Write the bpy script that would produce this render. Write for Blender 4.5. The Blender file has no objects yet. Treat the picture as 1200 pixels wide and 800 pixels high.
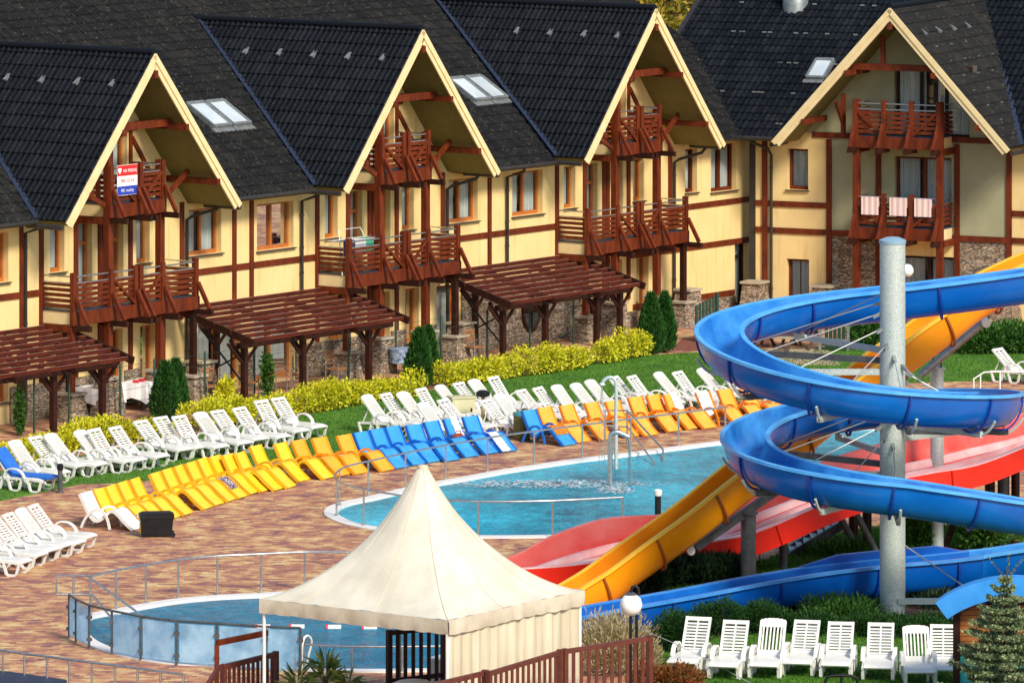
import bpy, bmesh, math, random
from mathutils import Vector, Matrix
random.seed(7)
PI = math.pi
F, YH, H = 7000.0, -400.0, 20.66          # lens (pixels of a 1200 wide frame), horizon row, eye height
scn = bpy.context.scene
COL = scn.collection

def at(px, py, z=0.0):
    """point of the place at height z seen in that direction"""
    Y = F * (H - z) / (py - YH)
    return Vector(((px - 600) * Y / F, Y, z))
def at_depth(px, py, Y):
    return Vector(((px - 600) * Y / F, Y, H - (py - YH) * Y / F))

class Frame:
    def __init__(s, ox, oy, a):
        s.ox, s.oy, s.a = ox, oy, a
        s.c, s.s = math.cos(a), math.sin(a)
    def w(s, x, d, z=0.0):
        return Vector((s.ox + s.c * x - s.s * d, s.oy + s.s * x + s.c * d, z))
    def inv(s, px, py, d):
        k = (px - 600) / F
        x = (k * (s.oy + s.c * d) - (s.ox - s.s * d)) / (s.c - k * s.s)
        Y = s.oy + s.s * x + s.c * d
        return x, H - (py - YH) * Y / F
    def loc(s, p):
        dx, dy = p[0] - s.ox, p[1] - s.oy
        return Vector((s.c * dx + s.s * dy, -s.s * dx + s.c * dy, p[2]))
    def on_plane(s, px, py, z0, k, d0):
        """local point on the roof plane z = z0 + k (d - d0)"""
        lo, hi = -5.0, 60.0
        for _ in range(60):
            d = (lo + hi) / 2
            x, z = s.inv(px, py, d)
            if z > z0 + k * (d - d0): lo = d
            else: hi = d
        return Vector((x, d, z))
FA = Frame(-9.77, 163.5, 0.93)
FB = Frame(11.7, 185.0, math.radians(-25))

# ------------------------------------------------------------------ materials
MATS = {}
def nmat(name):
    m = bpy.data.materials.new(name); m.use_nodes = True
    nt = m.node_tree
    b = nt.nodes['Principled BSDF']
    MATS[name] = m
    return m, nt, b
def N(nt, t, **kw):
    n = nt.nodes.new(t)
    for k, v in kw.items():
        if k.startswith('i_'): n.inputs[k[2:].replace('_', ' ')].default_value = v
        else: setattr(n, k, v)
    return n
def ramp(nt, stops, interp='LINEAR'):
    r = N(nt, 'ShaderNodeValToRGB'); cr = r.color_ramp; cr.interpolation = interp
    while len(cr.elements) > 1: cr.elements.remove(cr.elements[-1])
    cr.elements[0].position = stops[0][0]; cr.elements[0].color = (*stops[0][1], 1)
    for p, c in stops[1:]:
        e = cr.elements.new(p); e.color = (*c, 1)
    return r
def coords(nt, scale=(1, 1, 1), kind='Object'):
    tc = N(nt, 'ShaderNodeTexCoord'); mp = N(nt, 'ShaderNodeMapping')
    mp.inputs['Scale'].default_value = scale
    nt.links.new(tc.outputs[kind], mp.inputs['Vector'])
    return mp.outputs['Vector']
def mat(name, c1, c2=None, scale=4.0, rough=0.6, bump=0.0, bscale=None, stretch=(1, 1, 1), metal=0.0, spec=0.5, detail=5.0, lo=0.35, hi=0.65, coat=0.0, world=False, brough=0.6):
    m, nt, b = nmat(name)
    b.inputs['Roughness'].default_value = rough
    b.inputs['Metallic'].default_value = metal
    b.inputs['Specular IOR Level'].default_value = spec
    b.inputs['Coat Weight'].default_value = coat
    b.inputs['Base Color'].default_value = (*c1, 1)
    if world:
        g = N(nt, 'ShaderNodeNewGeometry'); mp = N(nt, 'ShaderNodeMapping'); mp.inputs['Scale'].default_value = stretch
        nt.links.new(g.outputs['Position'], mp.inputs['Vector']); vec = mp.outputs['Vector']
    else:
        vec = coords(nt, stretch)
    if c2 is not None:
        n = N(nt, 'ShaderNodeTexNoise', i_Scale=scale, i_Detail=detail, i_Roughness=brough)
        nt.links.new(vec, n.inputs['Vector'])
        r = ramp(nt, [(lo, c1), (hi, c2)])
        nt.links.new(n.outputs['Fac'], r.inputs['Fac']); nt.links.new(r.outputs['Color'], b.inputs['Base Color'])
    if bump:
        n2 = N(nt, 'ShaderNodeTexNoise', i_Scale=bscale or scale * 4, i_Detail=4.0)
        nt.links.new(vec, n2.inputs['Vector'])
        bp = N(nt, 'ShaderNodeBump', i_Strength=bump, i_Distance=0.02)
        nt.links.new(n2.outputs['Fac'], bp.inputs['Height']); nt.links.new(bp.outputs['Normal'], b.inputs['Normal'])
    return m
def leafmat(name, cols, rough=0.5, trans=0.25):
    m, nt, b = nmat(name)
    b.inputs['Roughness'].default_value = rough; b.inputs['Specular IOR Level'].default_value = 0.3
    g = N(nt, 'ShaderNodeNewGeometry')
    r = ramp(nt, cols)
    nt.links.new(g.outputs['Random Per Island'], r.inputs['Fac']); nt.links.new(r.outputs['Color'], b.inputs['Base Color'])
    tr = N(nt, 'ShaderNodeBsdfTranslucent'); mx = N(nt, 'ShaderNodeMixShader', i_Fac=trans)
    nt.links.new(r.outputs['Color'], tr.inputs['Color'])
    nt.links.new(b.outputs['BSDF'], mx.inputs[1]); nt.links.new(tr.outputs['BSDF'], mx.inputs[2])
    nt.links.new(mx.outputs['Shader'], nt.nodes['Material Output'].inputs['Surface'])
    return m
def glassmat(name, tint, refl=0.12, rough=0.02):
    m, nt, b = nmat(name)
    nt.nodes.remove(b)
    t = N(nt, 'ShaderNodeBsdfTransparent'); t.inputs['Color'].default_value = (*tint, 1)
    g = N(nt, 'ShaderNodeBsdfGlossy'); g.inputs['Roughness'].default_value = rough
    lw = N(nt, 'ShaderNodeLayerWeight', i_Blend=0.25)
    ad = N(nt, 'ShaderNodeMath', operation='ADD', use_clamp=True); ad.inputs[1].default_value = refl
    nt.links.new(lw.outputs['Fresnel'], ad.inputs[0])
    mx = N(nt, 'ShaderNodeMixShader')
    nt.links.new(ad.outputs[0], mx.inputs['Fac']); nt.links.new(t.outputs[0], mx.inputs[1]); nt.links.new(g.outputs[0], mx.inputs[2])
    nt.links.new(mx.outputs[0], nt.nodes['Material Output'].inputs['Surface'])
    return m

def plaster_mat():
    m, nt, b = nmat('cream_plaster'); b.inputs['Roughness'].default_value = 0.85; b.inputs['Specular IOR Level'].default_value = 0.2
    n1 = N(nt, 'ShaderNodeTexNoise', i_Scale=0.9, i_Detail=5.0, i_Roughness=0.6); nt.links.new(coords(nt), n1.inputs['Vector'])
    n2 = N(nt, 'ShaderNodeTexNoise', i_Scale=1.0, i_Detail=4.0, i_Roughness=0.6); nt.links.new(coords(nt, (5.0, 5.0, 0.35)), n2.inputs['Vector'])
    r1 = ramp(nt, [(0.3, (0.72, 0.53, 0.225)), (0.7, (0.80, 0.61, 0.285))]); nt.links.new(n1.outputs['Fac'], r1.inputs['Fac'])
    r2 = ramp(nt, [(0.30, (0.80, 0.76, 0.70)), (0.46, (1, 1, 1))]); nt.links.new(n2.outputs['Fac'], r2.inputs['Fac'])
    mu = N(nt, 'ShaderNodeMixRGB', blend_type='MULTIPLY'); mu.inputs['Fac'].default_value = 0.8
    nt.links.new(r1.outputs['Color'], mu.inputs[1]); nt.links.new(r2.outputs['Color'], mu.inputs[2]); nt.links.new(mu.outputs[0], b.inputs['Base Color'])
    n3 = N(nt, 'ShaderNodeTexNoise', i_Scale=40.0, i_Detail=3.0); nt.links.new(coords(nt), n3.inputs['Vector'])
    bp = N(nt, 'ShaderNodeBump', i_Strength=0.25, i_Distance=0.02); nt.links.new(n3.outputs['Fac'], bp.inputs['Height']); nt.links.new(bp.outputs['Normal'], b.inputs['Normal'])
    return m
M_plaster = plaster_mat()
M_olive = mat('grey_green_plaster', (0.30, 0.29, 0.17), (0.34, 0.33, 0.20), 1.3, 0.85, 0.2, 40)
M_fascia = mat('cream_boarding', (0.70, 0.555, 0.28), (0.78, 0.63, 0.35), 3, 0.6, 0.1, 30)
M_soffit = mat('shaded_soffit_boarding', (0.185, 0.145, 0.036), (0.22, 0.175, 0.048), 3, 0.7)  # cream boarding darkened to olive, the shade under the gables painted in
M_timber = mat('red_brown_timber', (0.082, 0.0135, 0.0038), (0.165, 0.028, 0.006), 6, 0.6, 0.3, 30, (1, 1, 0.3), spec=0.25)
M_timberd = mat('dark_brown_timber', (0.016, 0.006, 0.004), (0.042, 0.010, 0.005), 6, 0.55, 0.3, 30, spec=0.25)
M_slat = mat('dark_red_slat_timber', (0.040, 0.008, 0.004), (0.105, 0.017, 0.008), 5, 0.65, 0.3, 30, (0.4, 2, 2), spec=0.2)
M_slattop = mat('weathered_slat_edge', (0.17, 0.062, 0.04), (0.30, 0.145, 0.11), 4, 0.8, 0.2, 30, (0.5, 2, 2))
M_frame = mat('orange_wood_frame', (0.36, 0.105, 0.018), (0.45, 0.14, 0.026), 5, 0.45)
M_sill = mat('dark_metal_sill', (0.06, 0.045, 0.035), None, rough=0.5)
M_pipe = mat('dark_downpipe', (0.022, 0.02, 0.018), (0.035, 0.03, 0.026), 4, 0.45)
M_steel = mat('brushed_steel', (0.45, 0.46, 0.46), (0.62, 0.62, 0.6), 9, 0.32, metal=0.9)
M_darksteel = mat('dark_painted_steel', (0.045, 0.05, 0.055), (0.09, 0.095, 0.1), 5, 0.5)
M_galv = mat('galvanised_steel', (0.33, 0.40, 0.37), (0.60, 0.66, 0.62), 40, 0.5, 0.1, 60, metal=0.25, detail=8, lo=0.38, hi=0.62)
M_white = mat('white_plastic', (0.70, 0.69, 0.63), (0.78, 0.77, 0.72), 3, 0.38)
M_curtain = mat('net_curtain', (0.62, 0.63, 0.60), (0.78, 0.78, 0.74), 3, 0.9, stretch=(6, 6, 0.3))
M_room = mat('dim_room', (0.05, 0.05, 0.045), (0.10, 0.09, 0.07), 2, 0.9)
M_glass = glassmat('window_glass', (0.84, 0.88, 0.88), 0.04)
M_sky_glass = mat('skylight_glass_painted_sky', (0.46, 0.54, 0.58), (0.62, 0.68, 0.70), 0.8, 0.12, coat=0.6)  # pale base colour paints the bright cloud mirrored in the panes
M_dark_glass = mat('dark_glass', (0.03, 0.035, 0.035), (0.06, 0.07, 0.07), 2, 0.1)
M_zinc = mat('blue_grey_flashing', (0.022, 0.034, 0.065), (0.035, 0.05, 0.09), 6, 0.45, metal=0.3)
M_alu = mat('grey_aluminium', (0.22, 0.24, 0.235), (0.33, 0.35, 0.34), 6, 0.4, metal=0.5)
M_green_post = mat('dark_green_paint', (0.012, 0.045, 0.026), None, rough=0.5)
M_yellow = mat('yellow_plastic', (0.83, 0.56, 0.014), (0.87, 0.62, 0.03), 3, 0.38)
M_amber = mat('amber_plastic', (0.82, 0.37, 0.035), (0.87, 0.43, 0.06), 3, 0.38)
M_bluep = mat('light_blue_plastic', (0.030, 0.27, 0.68), (0.06, 0.34, 0.74), 3, 0.36)
M_slideblue = mat('glossy_blue_fibreglass', (0.0, 0.098, 0.43), (0.003, 0.14, 0.53), 1.2, 0.26, coat=0.15)
M_slideblue_in = mat('worn_light_blue_fibreglass', (0.003, 0.13, 0.47), (0.05, 0.29, 0.68), 1.3, 0.3, coat=0.15)
M_slidenavy = mat('navy_blue_fibreglass', (0.0, 0.070, 0.36), (0.002, 0.10, 0.44), 1.2, 0.28, coat=0.12)
M_slidenavy_in = mat('worn_navy_lining', (0.001, 0.085, 0.40), (0.006, 0.14, 0.50), 1.5, 0.32)
M_navyrim = mat('mid_blue_rim', (0.03, 0.20, 0.58), (0.06, 0.27, 0.66), 2, 0.35)
M_bluerim = mat('pale_blue_rim', (0.05, 0.33, 0.76), (0.10, 0.42, 0.84), 2, 0.35)
M_blueflange = mat('dark_blue_flange', (0.003, 0.035, 0.26), None, rough=0.4)
M_orange = mat('orange_fibreglass', (0.86, 0.28, 0.003), (0.91, 0.34, 0.006), 1.5, 0.28, coat=0.15)
M_orange_in = mat('worn_orange_fibreglass', (0.78, 0.22, 0.004), (0.84, 0.30, 0.010), 1.2, 0.3)
M_orangerim = mat('yellow_orange_rim', (0.92, 0.48, 0.02), (0.94, 0.54, 0.035), 2, 0.4)
M_red = mat('red_fibreglass', (0.72, 0.016, 0.006), (0.80, 0.025, 0.010), 1.5, 0.3, coat=0.1)
M_redlane = mat('faded_red_lane', (0.74, 0.045, 0.035), (0.82, 0.19, 0.16), 1.0, 0.3, stretch=(0.5, 2, 1))
M_pink = mat('bleached_pink_fibreglass', (0.82, 0.34, 0.32), (0.86, 0.58, 0.56), 2.0, 0.35)
M_pinkwall = mat('bleached_red_wall', (0.77, 0.11, 0.09), (0.83, 0.29, 0.25), 0.9, 0.35)
M_tent = mat('cream_tent_canvas', (0.56, 0.515, 0.40), (0.70, 0.655, 0.53), 1.1, 0.8, 0.15, 12)
M_tentw = mat('pale_tent_wall', (0.52, 0.46, 0.32), (0.66, 0.59, 0.43), 0.9, 0.85, stretch=(3, 3, 0.4))
M_brown = mat('brown_stained_fence', (0.085, 0.020, 0.013), (0.14, 0.034, 0.02), 6, 0.5, 0.2, 30)
M_black = mat('black_plastic', (0.008, 0.008, 0.009), (0.014, 0.014, 0.015), 5, 0.45, spec=0.25)
M_olivebin = mat('olive_bin', (0.10, 0.105, 0.03), (0.14, 0.13, 0.04), 5, 0.5)
M_teal = mat('teal_paint', (0.02, 0.36, 0.40), (0.03, 0.42, 0.45), 3, 0.5)
M_hutblue = mat('bright_blue_roof', (0.025, 0.26, 0.72), (0.04, 0.31, 0.78), 3, 0.4)
M_hutwood = mat('orange_brown_cladding', (0.33, 0.10, 0.02), (0.42, 0.15, 0.035), 4, 0.5, stretch=(0.4, 1, 6))
M_globe = mat('opal_globe', (0.85, 0.85, 0.83), None, rough=0.25)
M_jet = glassmat('falling_water', (0.85, 0.95, 0.97), 0.28, 0.3)
M_golden = mat('golden_plastic', (0.84, 0.35, 0.02), (0.88, 0.42, 0.035), 3, 0.38)
M_cloth = mat('white_cloth', (0.80, 0.79, 0.78), (0.86, 0.85, 0.84), 5, 0.9, 0.3, 20)
M_clothb = mat('blue_cushion', (0.01, 0.12, 0.50), (0.02, 0.16, 0.58), 4, 0.85)
M_clotho = mat('orange_towel', (0.85, 0.22, 0.01), (0.9, 0.28, 0.02), 6, 0.9)
M_rope = mat('grey_cable', (0.42, 0.43, 0.42), None, rough=0.5, metal=0.4)
M_cab = mat('beige_cabinet', (0.52, 0.50, 0.30), (0.58, 0.55, 0.34), 3, 0.6)
M_bark = mat('bark', (0.05, 0.03, 0.018), (0.10, 0.065, 0.04), 12, 0.9, 0.4, 40)
M_basin = mat('blue_basin', (0.05, 0.34, 0.48), (0.10, 0.46, 0.60), 0.8, 0.5, world=True)
M_basin2 = mat('deep_blue_basin', (0.02, 0.19, 0.33), (0.045, 0.27, 0.43), 0.8, 0.5, world=True)
M_coping = mat('white_coping', (0.72, 0.70, 0.66), (0.80, 0.78, 0.74), 3, 0.6)
M_wicker = mat('brown_wicker', (0.23, 0.10, 0.035), (0.32, 0.15, 0.06), 20, 0.6)

M_hedge = leafmat('golden_leaves', [(0.0, (0.09, 0.14, 0.010)), (0.18, (0.38, 0.40, 0.012)), (0.5, (0.70, 0.66, 0.018)), (1.0, (0.84, 0.79, 0.06))], 0.5, 0.3)
M_hedgein = mat('hedge_wood', (0.05, 0.035, 0.012), (0.10, 0.09, 0.015), 9, 0.9)
M_thuja = leafmat('thuja_sprays', [(0, (0.010, 0.045, 0.008)), (0.6, (0.022, 0.09, 0.012)), (1, (0.05, 0.15, 0.018))], 0.6, 0.15)
M_juniper = leafmat('juniper_sprays', [(0, (0.006, 0.030, 0.005)), (0.6, (0.016, 0.068, 0.009)), (1, (0.04, 0.12, 0.016))], 0.6, 0.2)
M_shrub = leafmat('shrub_leaves', [(0, (0.02, 0.07, 0.010)), (0.6, (0.05, 0.15, 0.02)), (1, (0.11, 0.24, 0.04))], 0.55, 0.25)
M_dark_shrub = leafmat('dark_shrub_leaves', [(0, (0.006, 0.018, 0.006)), (0.7, (0.012, 0.035, 0.010)), (1, (0.03, 0.06, 0.014))], 0.6, 0.15)
M_dry = leafmat('dry_grass', [(0, (0.30, 0.24, 0.10)), (0.6, (0.46, 0.38, 0.20)), (1, (0.60, 0.52, 0.32))], 0.8, 0.2)
M_redshrub = leafmat('red_leaves', [(0, (0.06, 0.09, 0.015)), (0.4, (0.20, 0.05, 0.012)), (0.8, (0.32, 0.07, 0.02)), (1, (0.28, 0.20, 0.05))], 0.6, 0.2)
M_spruce = leafmat('spruce_needles', [(0, (0.05, 0.085, 0.035)), (0.5, (0.18, 0.25, 0.11)), (1, (0.40, 0.47, 0.25))], 0.6, 0.1)
M_yucca = leafmat('yucca_leaves', [(0, (0.05, 0.13, 0.035)), (0.5, (0.17, 0.27, 0.05)), (1, (0.50, 0.48, 0.08))], 0.45, 0.2)
M_autumn = leafmat('autumn_leaves', [(0, (0.10, 0.12, 0.015)), (0.5, (0.30, 0.22, 0.02)), (1, (0.48, 0.34, 0.04))], 0.6, 0.3)
M_greentree = leafmat('green_tree_leaves', [(0, (0.02, 0.08, 0.01)), (0.6, (0.05, 0.17, 0.015)), (1, (0.10, 0.25, 0.03))], 0.6, 0.3)
M_blade = leafmat('grass_blades', [(0, (0.03, 0.11, 0.006)), (0.6, (0.06, 0.19, 0.010)), (1, (0.12, 0.27, 0.018))], 0.6, 0.3)

def stone_mat():
    m, nt, b = nmat('stacked_stone')
    b.inputs['Roughness'].default_value = 0.9
    vec = coords(nt, (6.0, 6.0, 17.0))
    n = N(nt, 'ShaderNodeTexNoise', i_Scale=1.2, i_Detail=3.0); nt.links.new(vec, n.inputs['Vector'])
    mixv = N(nt, 'ShaderNodeMixRGB', blend_type='ADD'); mixv.inputs['Fac'].default_value = 0.35
    nt.links.new(vec, mixv.inputs[1]); nt.links.new(n.outputs['Color'], mixv.inputs[2])
    v = N(nt, 'ShaderNodeTexVoronoi', i_Scale=1.0); nt.links.new(mixv.outputs[0], v.inputs['Vector'])
    ve = N(nt, 'ShaderNodeTexVoronoi', feature='DISTANCE_TO_EDGE', i_Scale=1.0); nt.links.new(mixv.outputs[0], ve.inputs['Vector'])
    sep = N(nt, 'ShaderNodeSeparateColor'); nt.links.new(v.outputs['Color'], sep.inputs[0])
    r = ramp(nt, [(0, (0.15, 0.11, 0.085)), (0.3, (0.30, 0.22, 0.14)), (0.55, (0.40, 0.29, 0.19)), (0.8, (0.30, 0.26, 0.22)), (1, (0.48, 0.38, 0.25))])
    nt.links.new(sep.outputs[0], r.inputs['Fac'])
    re = ramp(nt, [(0.0, (0.05, 0.04, 0.03)), (0.09, (1, 1, 1))]); nt.links.new(ve.outputs['Distance'], re.inputs['Fac'])
    mu = N(nt, 'ShaderNodeMixRGB', blend_type='MULTIPLY'); mu.inputs['Fac'].default_value = 0.8
    nt.links.new(r.outputs['Color'], mu.inputs[1]); nt.links.new(re.outputs['Color'], mu.inputs[2])
    nt.links.new(mu.outputs[0], b.inputs['Base Color'])
    bp = N(nt, 'ShaderNodeBump', i_Strength=0.9, i_Distance=0.04)
    nt.links.new(re.outputs['Color'], bp.inputs['Height']); nt.links.new(bp.outputs['Normal'], b.inputs['Normal'])
    return m
M_stone = stone_mat()

def tile_mat(name, cA, cB, cC, speck=None):
    m, nt, b = nmat(name)
    b.inputs['Roughness'].default_value = 0.62; b.inputs['Specular IOR Level'].default_value = 0.10
    tc = N(nt, 'ShaderNodeTexCoord')
    mp = N(nt, 'ShaderNodeMapping'); mp.inputs['Scale'].default_value = (1 / 0.20, 1 / 0.42, 1)
    nt.links.new(tc.outputs['UV'], mp.inputs['Vector'])
    fl = N(nt, 'ShaderNodeVectorMath', operation='FLOOR'); nt.links.new(mp.outputs['Vector'], fl.inputs[0])
    wn = N(nt, 'ShaderNodeTexWhiteNoise', noise_dimensions='2D'); nt.links.new(fl.outputs['Vector'], wn.inputs['Vector'])
    n = N(nt, 'ShaderNodeTexNoise', i_Scale=0.55, i_Detail=6.0, i_Roughness=0.65)
    mp2 = N(nt, 'ShaderNodeMapping'); mp2.inputs['Scale'].default_value = (1, 0.45, 1)
    nt.links.new(tc.outputs['UV'], mp2.inputs['Vector']); nt.links.new(mp2.outputs['Vector'], n.inputs['Vector'])
    ad = N(nt, 'ShaderNodeMath', operation='MULTIPLY_ADD'); ad.inputs[1].default_value = 0.32
    nt.links.new(wn.outputs['Value'], ad.inputs[0])
    sb = N(nt, 'ShaderNodeMath', operation='SUBTRACT'); sb.inputs[1].default_value = 0.16
    nt.links.new(n.outputs['Fac'], sb.inputs[0]); nt.links.new(sb.outputs[0], ad.inputs[2])
    r = ramp(nt, [(0.25, cA), (0.5, cB), (0.78, cC)])
    nt.links.new(ad.outputs[0], r.inputs['Fac']); nt.links.new(r.outputs['Color'], b.inputs['Base Color'])
    if speck:
        ns = N(nt, 'ShaderNodeTexNoise', i_Scale=7.0, i_Detail=5.0, i_Roughness=0.75); nt.links.new(tc.outputs['UV'], ns.inputs['Vector'])
        rs = ramp(nt, [(0.56, (0, 0, 0)), (0.66, (1, 1, 1))]); nt.links.new(ns.outputs['Fac'], rs.inputs['Fac'])
        mxs = N(nt, 'ShaderNodeMixRGB'); mxs.inputs[2].default_value = (*speck, 1); nt.links.new(rs.outputs['Color'], mxs.inputs['Fac']); nt.links.new(r.outputs['Color'], mxs.inputs[1]); nt.links.new(mxs.outputs[0], b.inputs['Base Color'])
    n3 = N(nt, 'ShaderNodeTexNoise', i_Scale=25.0, i_Detail=3.0); nt.links.new(tc.outputs['UV'], n3.inputs['Vector'])
    bp = N(nt, 'ShaderNodeBump', i_Strength=0.25, i_Distance=0.01)
    nt.links.new(n3.outputs['Fac'], bp.inputs['Height']); nt.links.new(bp.outputs['Normal'], b.inputs['Normal'])
    return m
M_tile = tile_mat('dark_roof_tiles', (0.0025, 0.0036, 0.0060), (0.0050, 0.0068, 0.0105), (0.0125, 0.0145, 0.018), (0.022, 0.024, 0.026))
M_tileg = tile_mat('weathered_roof_tiles', (0.0085, 0.009, 0.0098), (0.0125, 0.0128, 0.013), (0.024, 0.023, 0.020), (0.062, 0.056, 0.042))

def paving_mat():
    m, nt, b = nmat('mottled_brick_paving')
    b.inputs['Roughness'].default_value = 0.8; b.inputs['Specular IOR Level'].default_value = 0.3
    g = N(nt, 'ShaderNodeNewGeometry')
    mp = N(nt, 'ShaderNodeMapping'); mp.inputs['Scale'].default_value = (1 / 0.24, 1 / 0.16, 1); mp.inputs['Rotation'].default_value = (0, 0, math.radians(4))
    nt.links.new(g.outputs['Position'], mp.inputs['Vector'])
    br = N(nt, 'ShaderNodeTexBrick', offset=0.5, i_Scale=1.0)
    br.inputs['Mortar Size'].default_value = 0.02; br.inputs['Brick Width'].default_value = 1.0; br.inputs['Row Height'].default_value = 1.0
    br.inputs['Color1'].default_value = (0, 0, 0, 1); br.inputs['Color2'].default_value = (1, 1, 1, 1); br.inputs['Mortar'].default_value = (0.4, 0.4, 0.4, 1)
    nt.links.new(mp.outputs['Vector'], br.inputs['Vector'])
    n = N(nt, 'ShaderNodeTexNoise', i_Scale=1.25, i_Detail=3.5, i_Roughness=0.6); nt.links.new(g.outputs['Position'], n.inputs['Vector'])
    sep = N(nt, 'ShaderNodeSeparateColor'); nt.links.new(br.outputs['Color'], sep.inputs[0])
    a = N(nt, 'ShaderNodeMath', operation='MULTIPLY_ADD'); a.inputs[1].default_value = 0.34
    sb = N(nt, 'ShaderNodeMath', operation='SUBTRACT'); sb.inputs[1].default_value = 0.17
    nt.links.new(n.outputs['Fac'], sb.inputs[0])
    nt.links.new(sep.outputs[0], a.inputs[0]); nt.links.new(sb.outputs[0], a.inputs[2])
    r = ramp(nt, [(0.20, (0.16, 0.09, 0.10)), (0.36, (0.32, 0.14, 0.105)), (0.48, (0.45, 0.205, 0.115)), (0.60, (0.55, 0.32, 0.15)), (0.76, (0.65, 0.49, 0.24))])
    nt.links.new(a.outputs[0], r.inputs['Fac']); nt.links.new(r.outputs['Color'], b.inputs['Base Color'])
    bp = N(nt, 'ShaderNodeBump', i_Strength=0.3, i_Distance=0.01); nt.links.new(br.outputs['Fac'], bp.inputs['Height']); bp.invert = True
    nt.links.new(bp.outputs['Normal'], b.inputs['Normal'])
    return m
M_paving = paving_mat()
M_lawn = mat('lawn_turf', (0.032, 0.12, 0.006), (0.11, 0.25, 0.014), 0.55, 0.9, 0.5, 30, world=True, detail=8, brough=0.75)
M_soil = mat('bark_mulch', (0.030, 0.018, 0.012), (0.07, 0.042, 0.028), 9, 0.95, 0.6, 40, world=True)
M_field = mat('distant_ground', (0.06, 0.10, 0.03), (0.12, 0.15, 0.05), 0.05, 0.95, world=True)
M_gravel = mat('pale_gravel', (0.36, 0.27, 0.17), (0.48, 0.38, 0.26), 8, 0.9, 0.4, 40, world=True)
M_darkpave = mat('dark_red_paving', (0.17, 0.05, 0.035), (0.24, 0.08, 0.05), 5, 0.85, 0.2, 30, world=True)

def water_mat(name, deep, pale, strength, sx, sy, clear=0.35, refl=0.42):
    m, nt, b = nmat(name); nt.nodes.remove(b)
    g = N(nt, 'ShaderNodeNewGeometry')
    mp = N(nt, 'ShaderNodeMapping'); mp.inputs['Scale'].default_value = (sx, sy, 1)
    nt.links.new(g.outputs['Position'], mp.inputs['Vector'])
    n = N(nt, 'ShaderNodeTexNoise', i_Scale=1.0, i_Detail=6.0, i_Roughness=0.65); nt.links.new(mp.outputs['Vector'], n.inputs['Vector'])
    bp = N(nt, 'ShaderNodeBump', i_Strength=strength, i_Distance=0.22)
    nt.links.new(n.outputs['Fac'], bp.inputs['Height'])
    nb = N(nt, 'ShaderNodeTexNoise', i_Scale=0.22, i_Detail=5.0, i_Roughness=0.6); nt.links.new(g.outputs['Position'], nb.inputs['Vector'])
    nf = N(nt, 'ShaderNodeTexNoise', i_Scale=1.0, i_Detail=4.0, i_Roughness=0.7)
    mp3 = N(nt, 'ShaderNodeMapping'); mp3.inputs['Scale'].default_value = (sx * 1.1, sy * 1.3, 1); nt.links.new(g.outputs['Position'], mp3.inputs['Vector']); nt.links.new(mp3.outputs['Vector'], nf.inputs['Vector'])
    am = N(nt, 'ShaderNodeMath', operation='MULTIPLY_ADD'); am.inputs[1].default_value = 0.55; am.inputs[2].default_value = -0.27; nt.links.new(nf.outputs['Fac'], am.inputs[0])
    ad = N(nt, 'ShaderNodeMath', operation='ADD'); nt.links.new(am.outputs[0], ad.inputs[0]); nt.links.new(nb.outputs['Fac'], ad.inputs[1])
    r = ramp(nt, [(0.30, deep), (0.66, pale), (0.80, tuple(min(1, c * 1.25 + .08) for c in pale))]); nt.links.new(ad.outputs[0], r.inputs['Fac'])
    t = N(nt, 'ShaderNodeBsdfTransparent'); t.inputs['Color'].default_value = (0.55, 0.86, 0.92, 1)
    df = N(nt, 'ShaderNodeBsdfDiffuse'); nt.links.new(r.outputs['Color'], df.inputs['Color']); nt.links.new(bp.outputs['Normal'], df.inputs['Normal'])
    body = N(nt, 'ShaderNodeMixShader', i_Fac=1 - clear); nt.links.new(t.outputs[0], body.inputs[1]); nt.links.new(df.outputs[0], body.inputs[2])
    gl = N(nt, 'ShaderNodeBsdfGlossy'); gl.inputs['Roughness'].default_value = 0.08
    nt.links.new(bp.outputs['Normal'], gl.inputs['Normal'])
    fr = N(nt, 'ShaderNodeFresnel', i_IOR=1.33); nt.links.new(bp.outputs['Normal'], fr.inputs['Normal'])
    mu = N(nt, 'ShaderNodeMath', operation='MULTIPLY', use_clamp=True); mu.inputs[1].default_value = refl; nt.links.new(fr.outputs[0], mu.inputs[0])
    mx = N(nt, 'ShaderNodeMixShader')
    nt.links.new(mu.outputs[0], mx.inputs['Fac']); nt.links.new(body.outputs[0], mx.inputs[1]); nt.links.new(gl.outputs[0], mx.inputs[2])
    nt.links.new(mx.outputs[0], nt.nodes['Material Output'].inputs['Surface'])
    return m
M_water = water_mat('pool_water', (0.001, 0.12, 0.19), (0.015, 0.50, 0.68), 1.0, 2.3, 1.3, 0.12, 0.5)
M_water2 = water_mat('calm_pool_water', (0.0, 0.085, 0.165), (0.004, 0.24, 0.40), 0.9, 2.0, 1.1, 0.1, 0.4)

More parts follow.
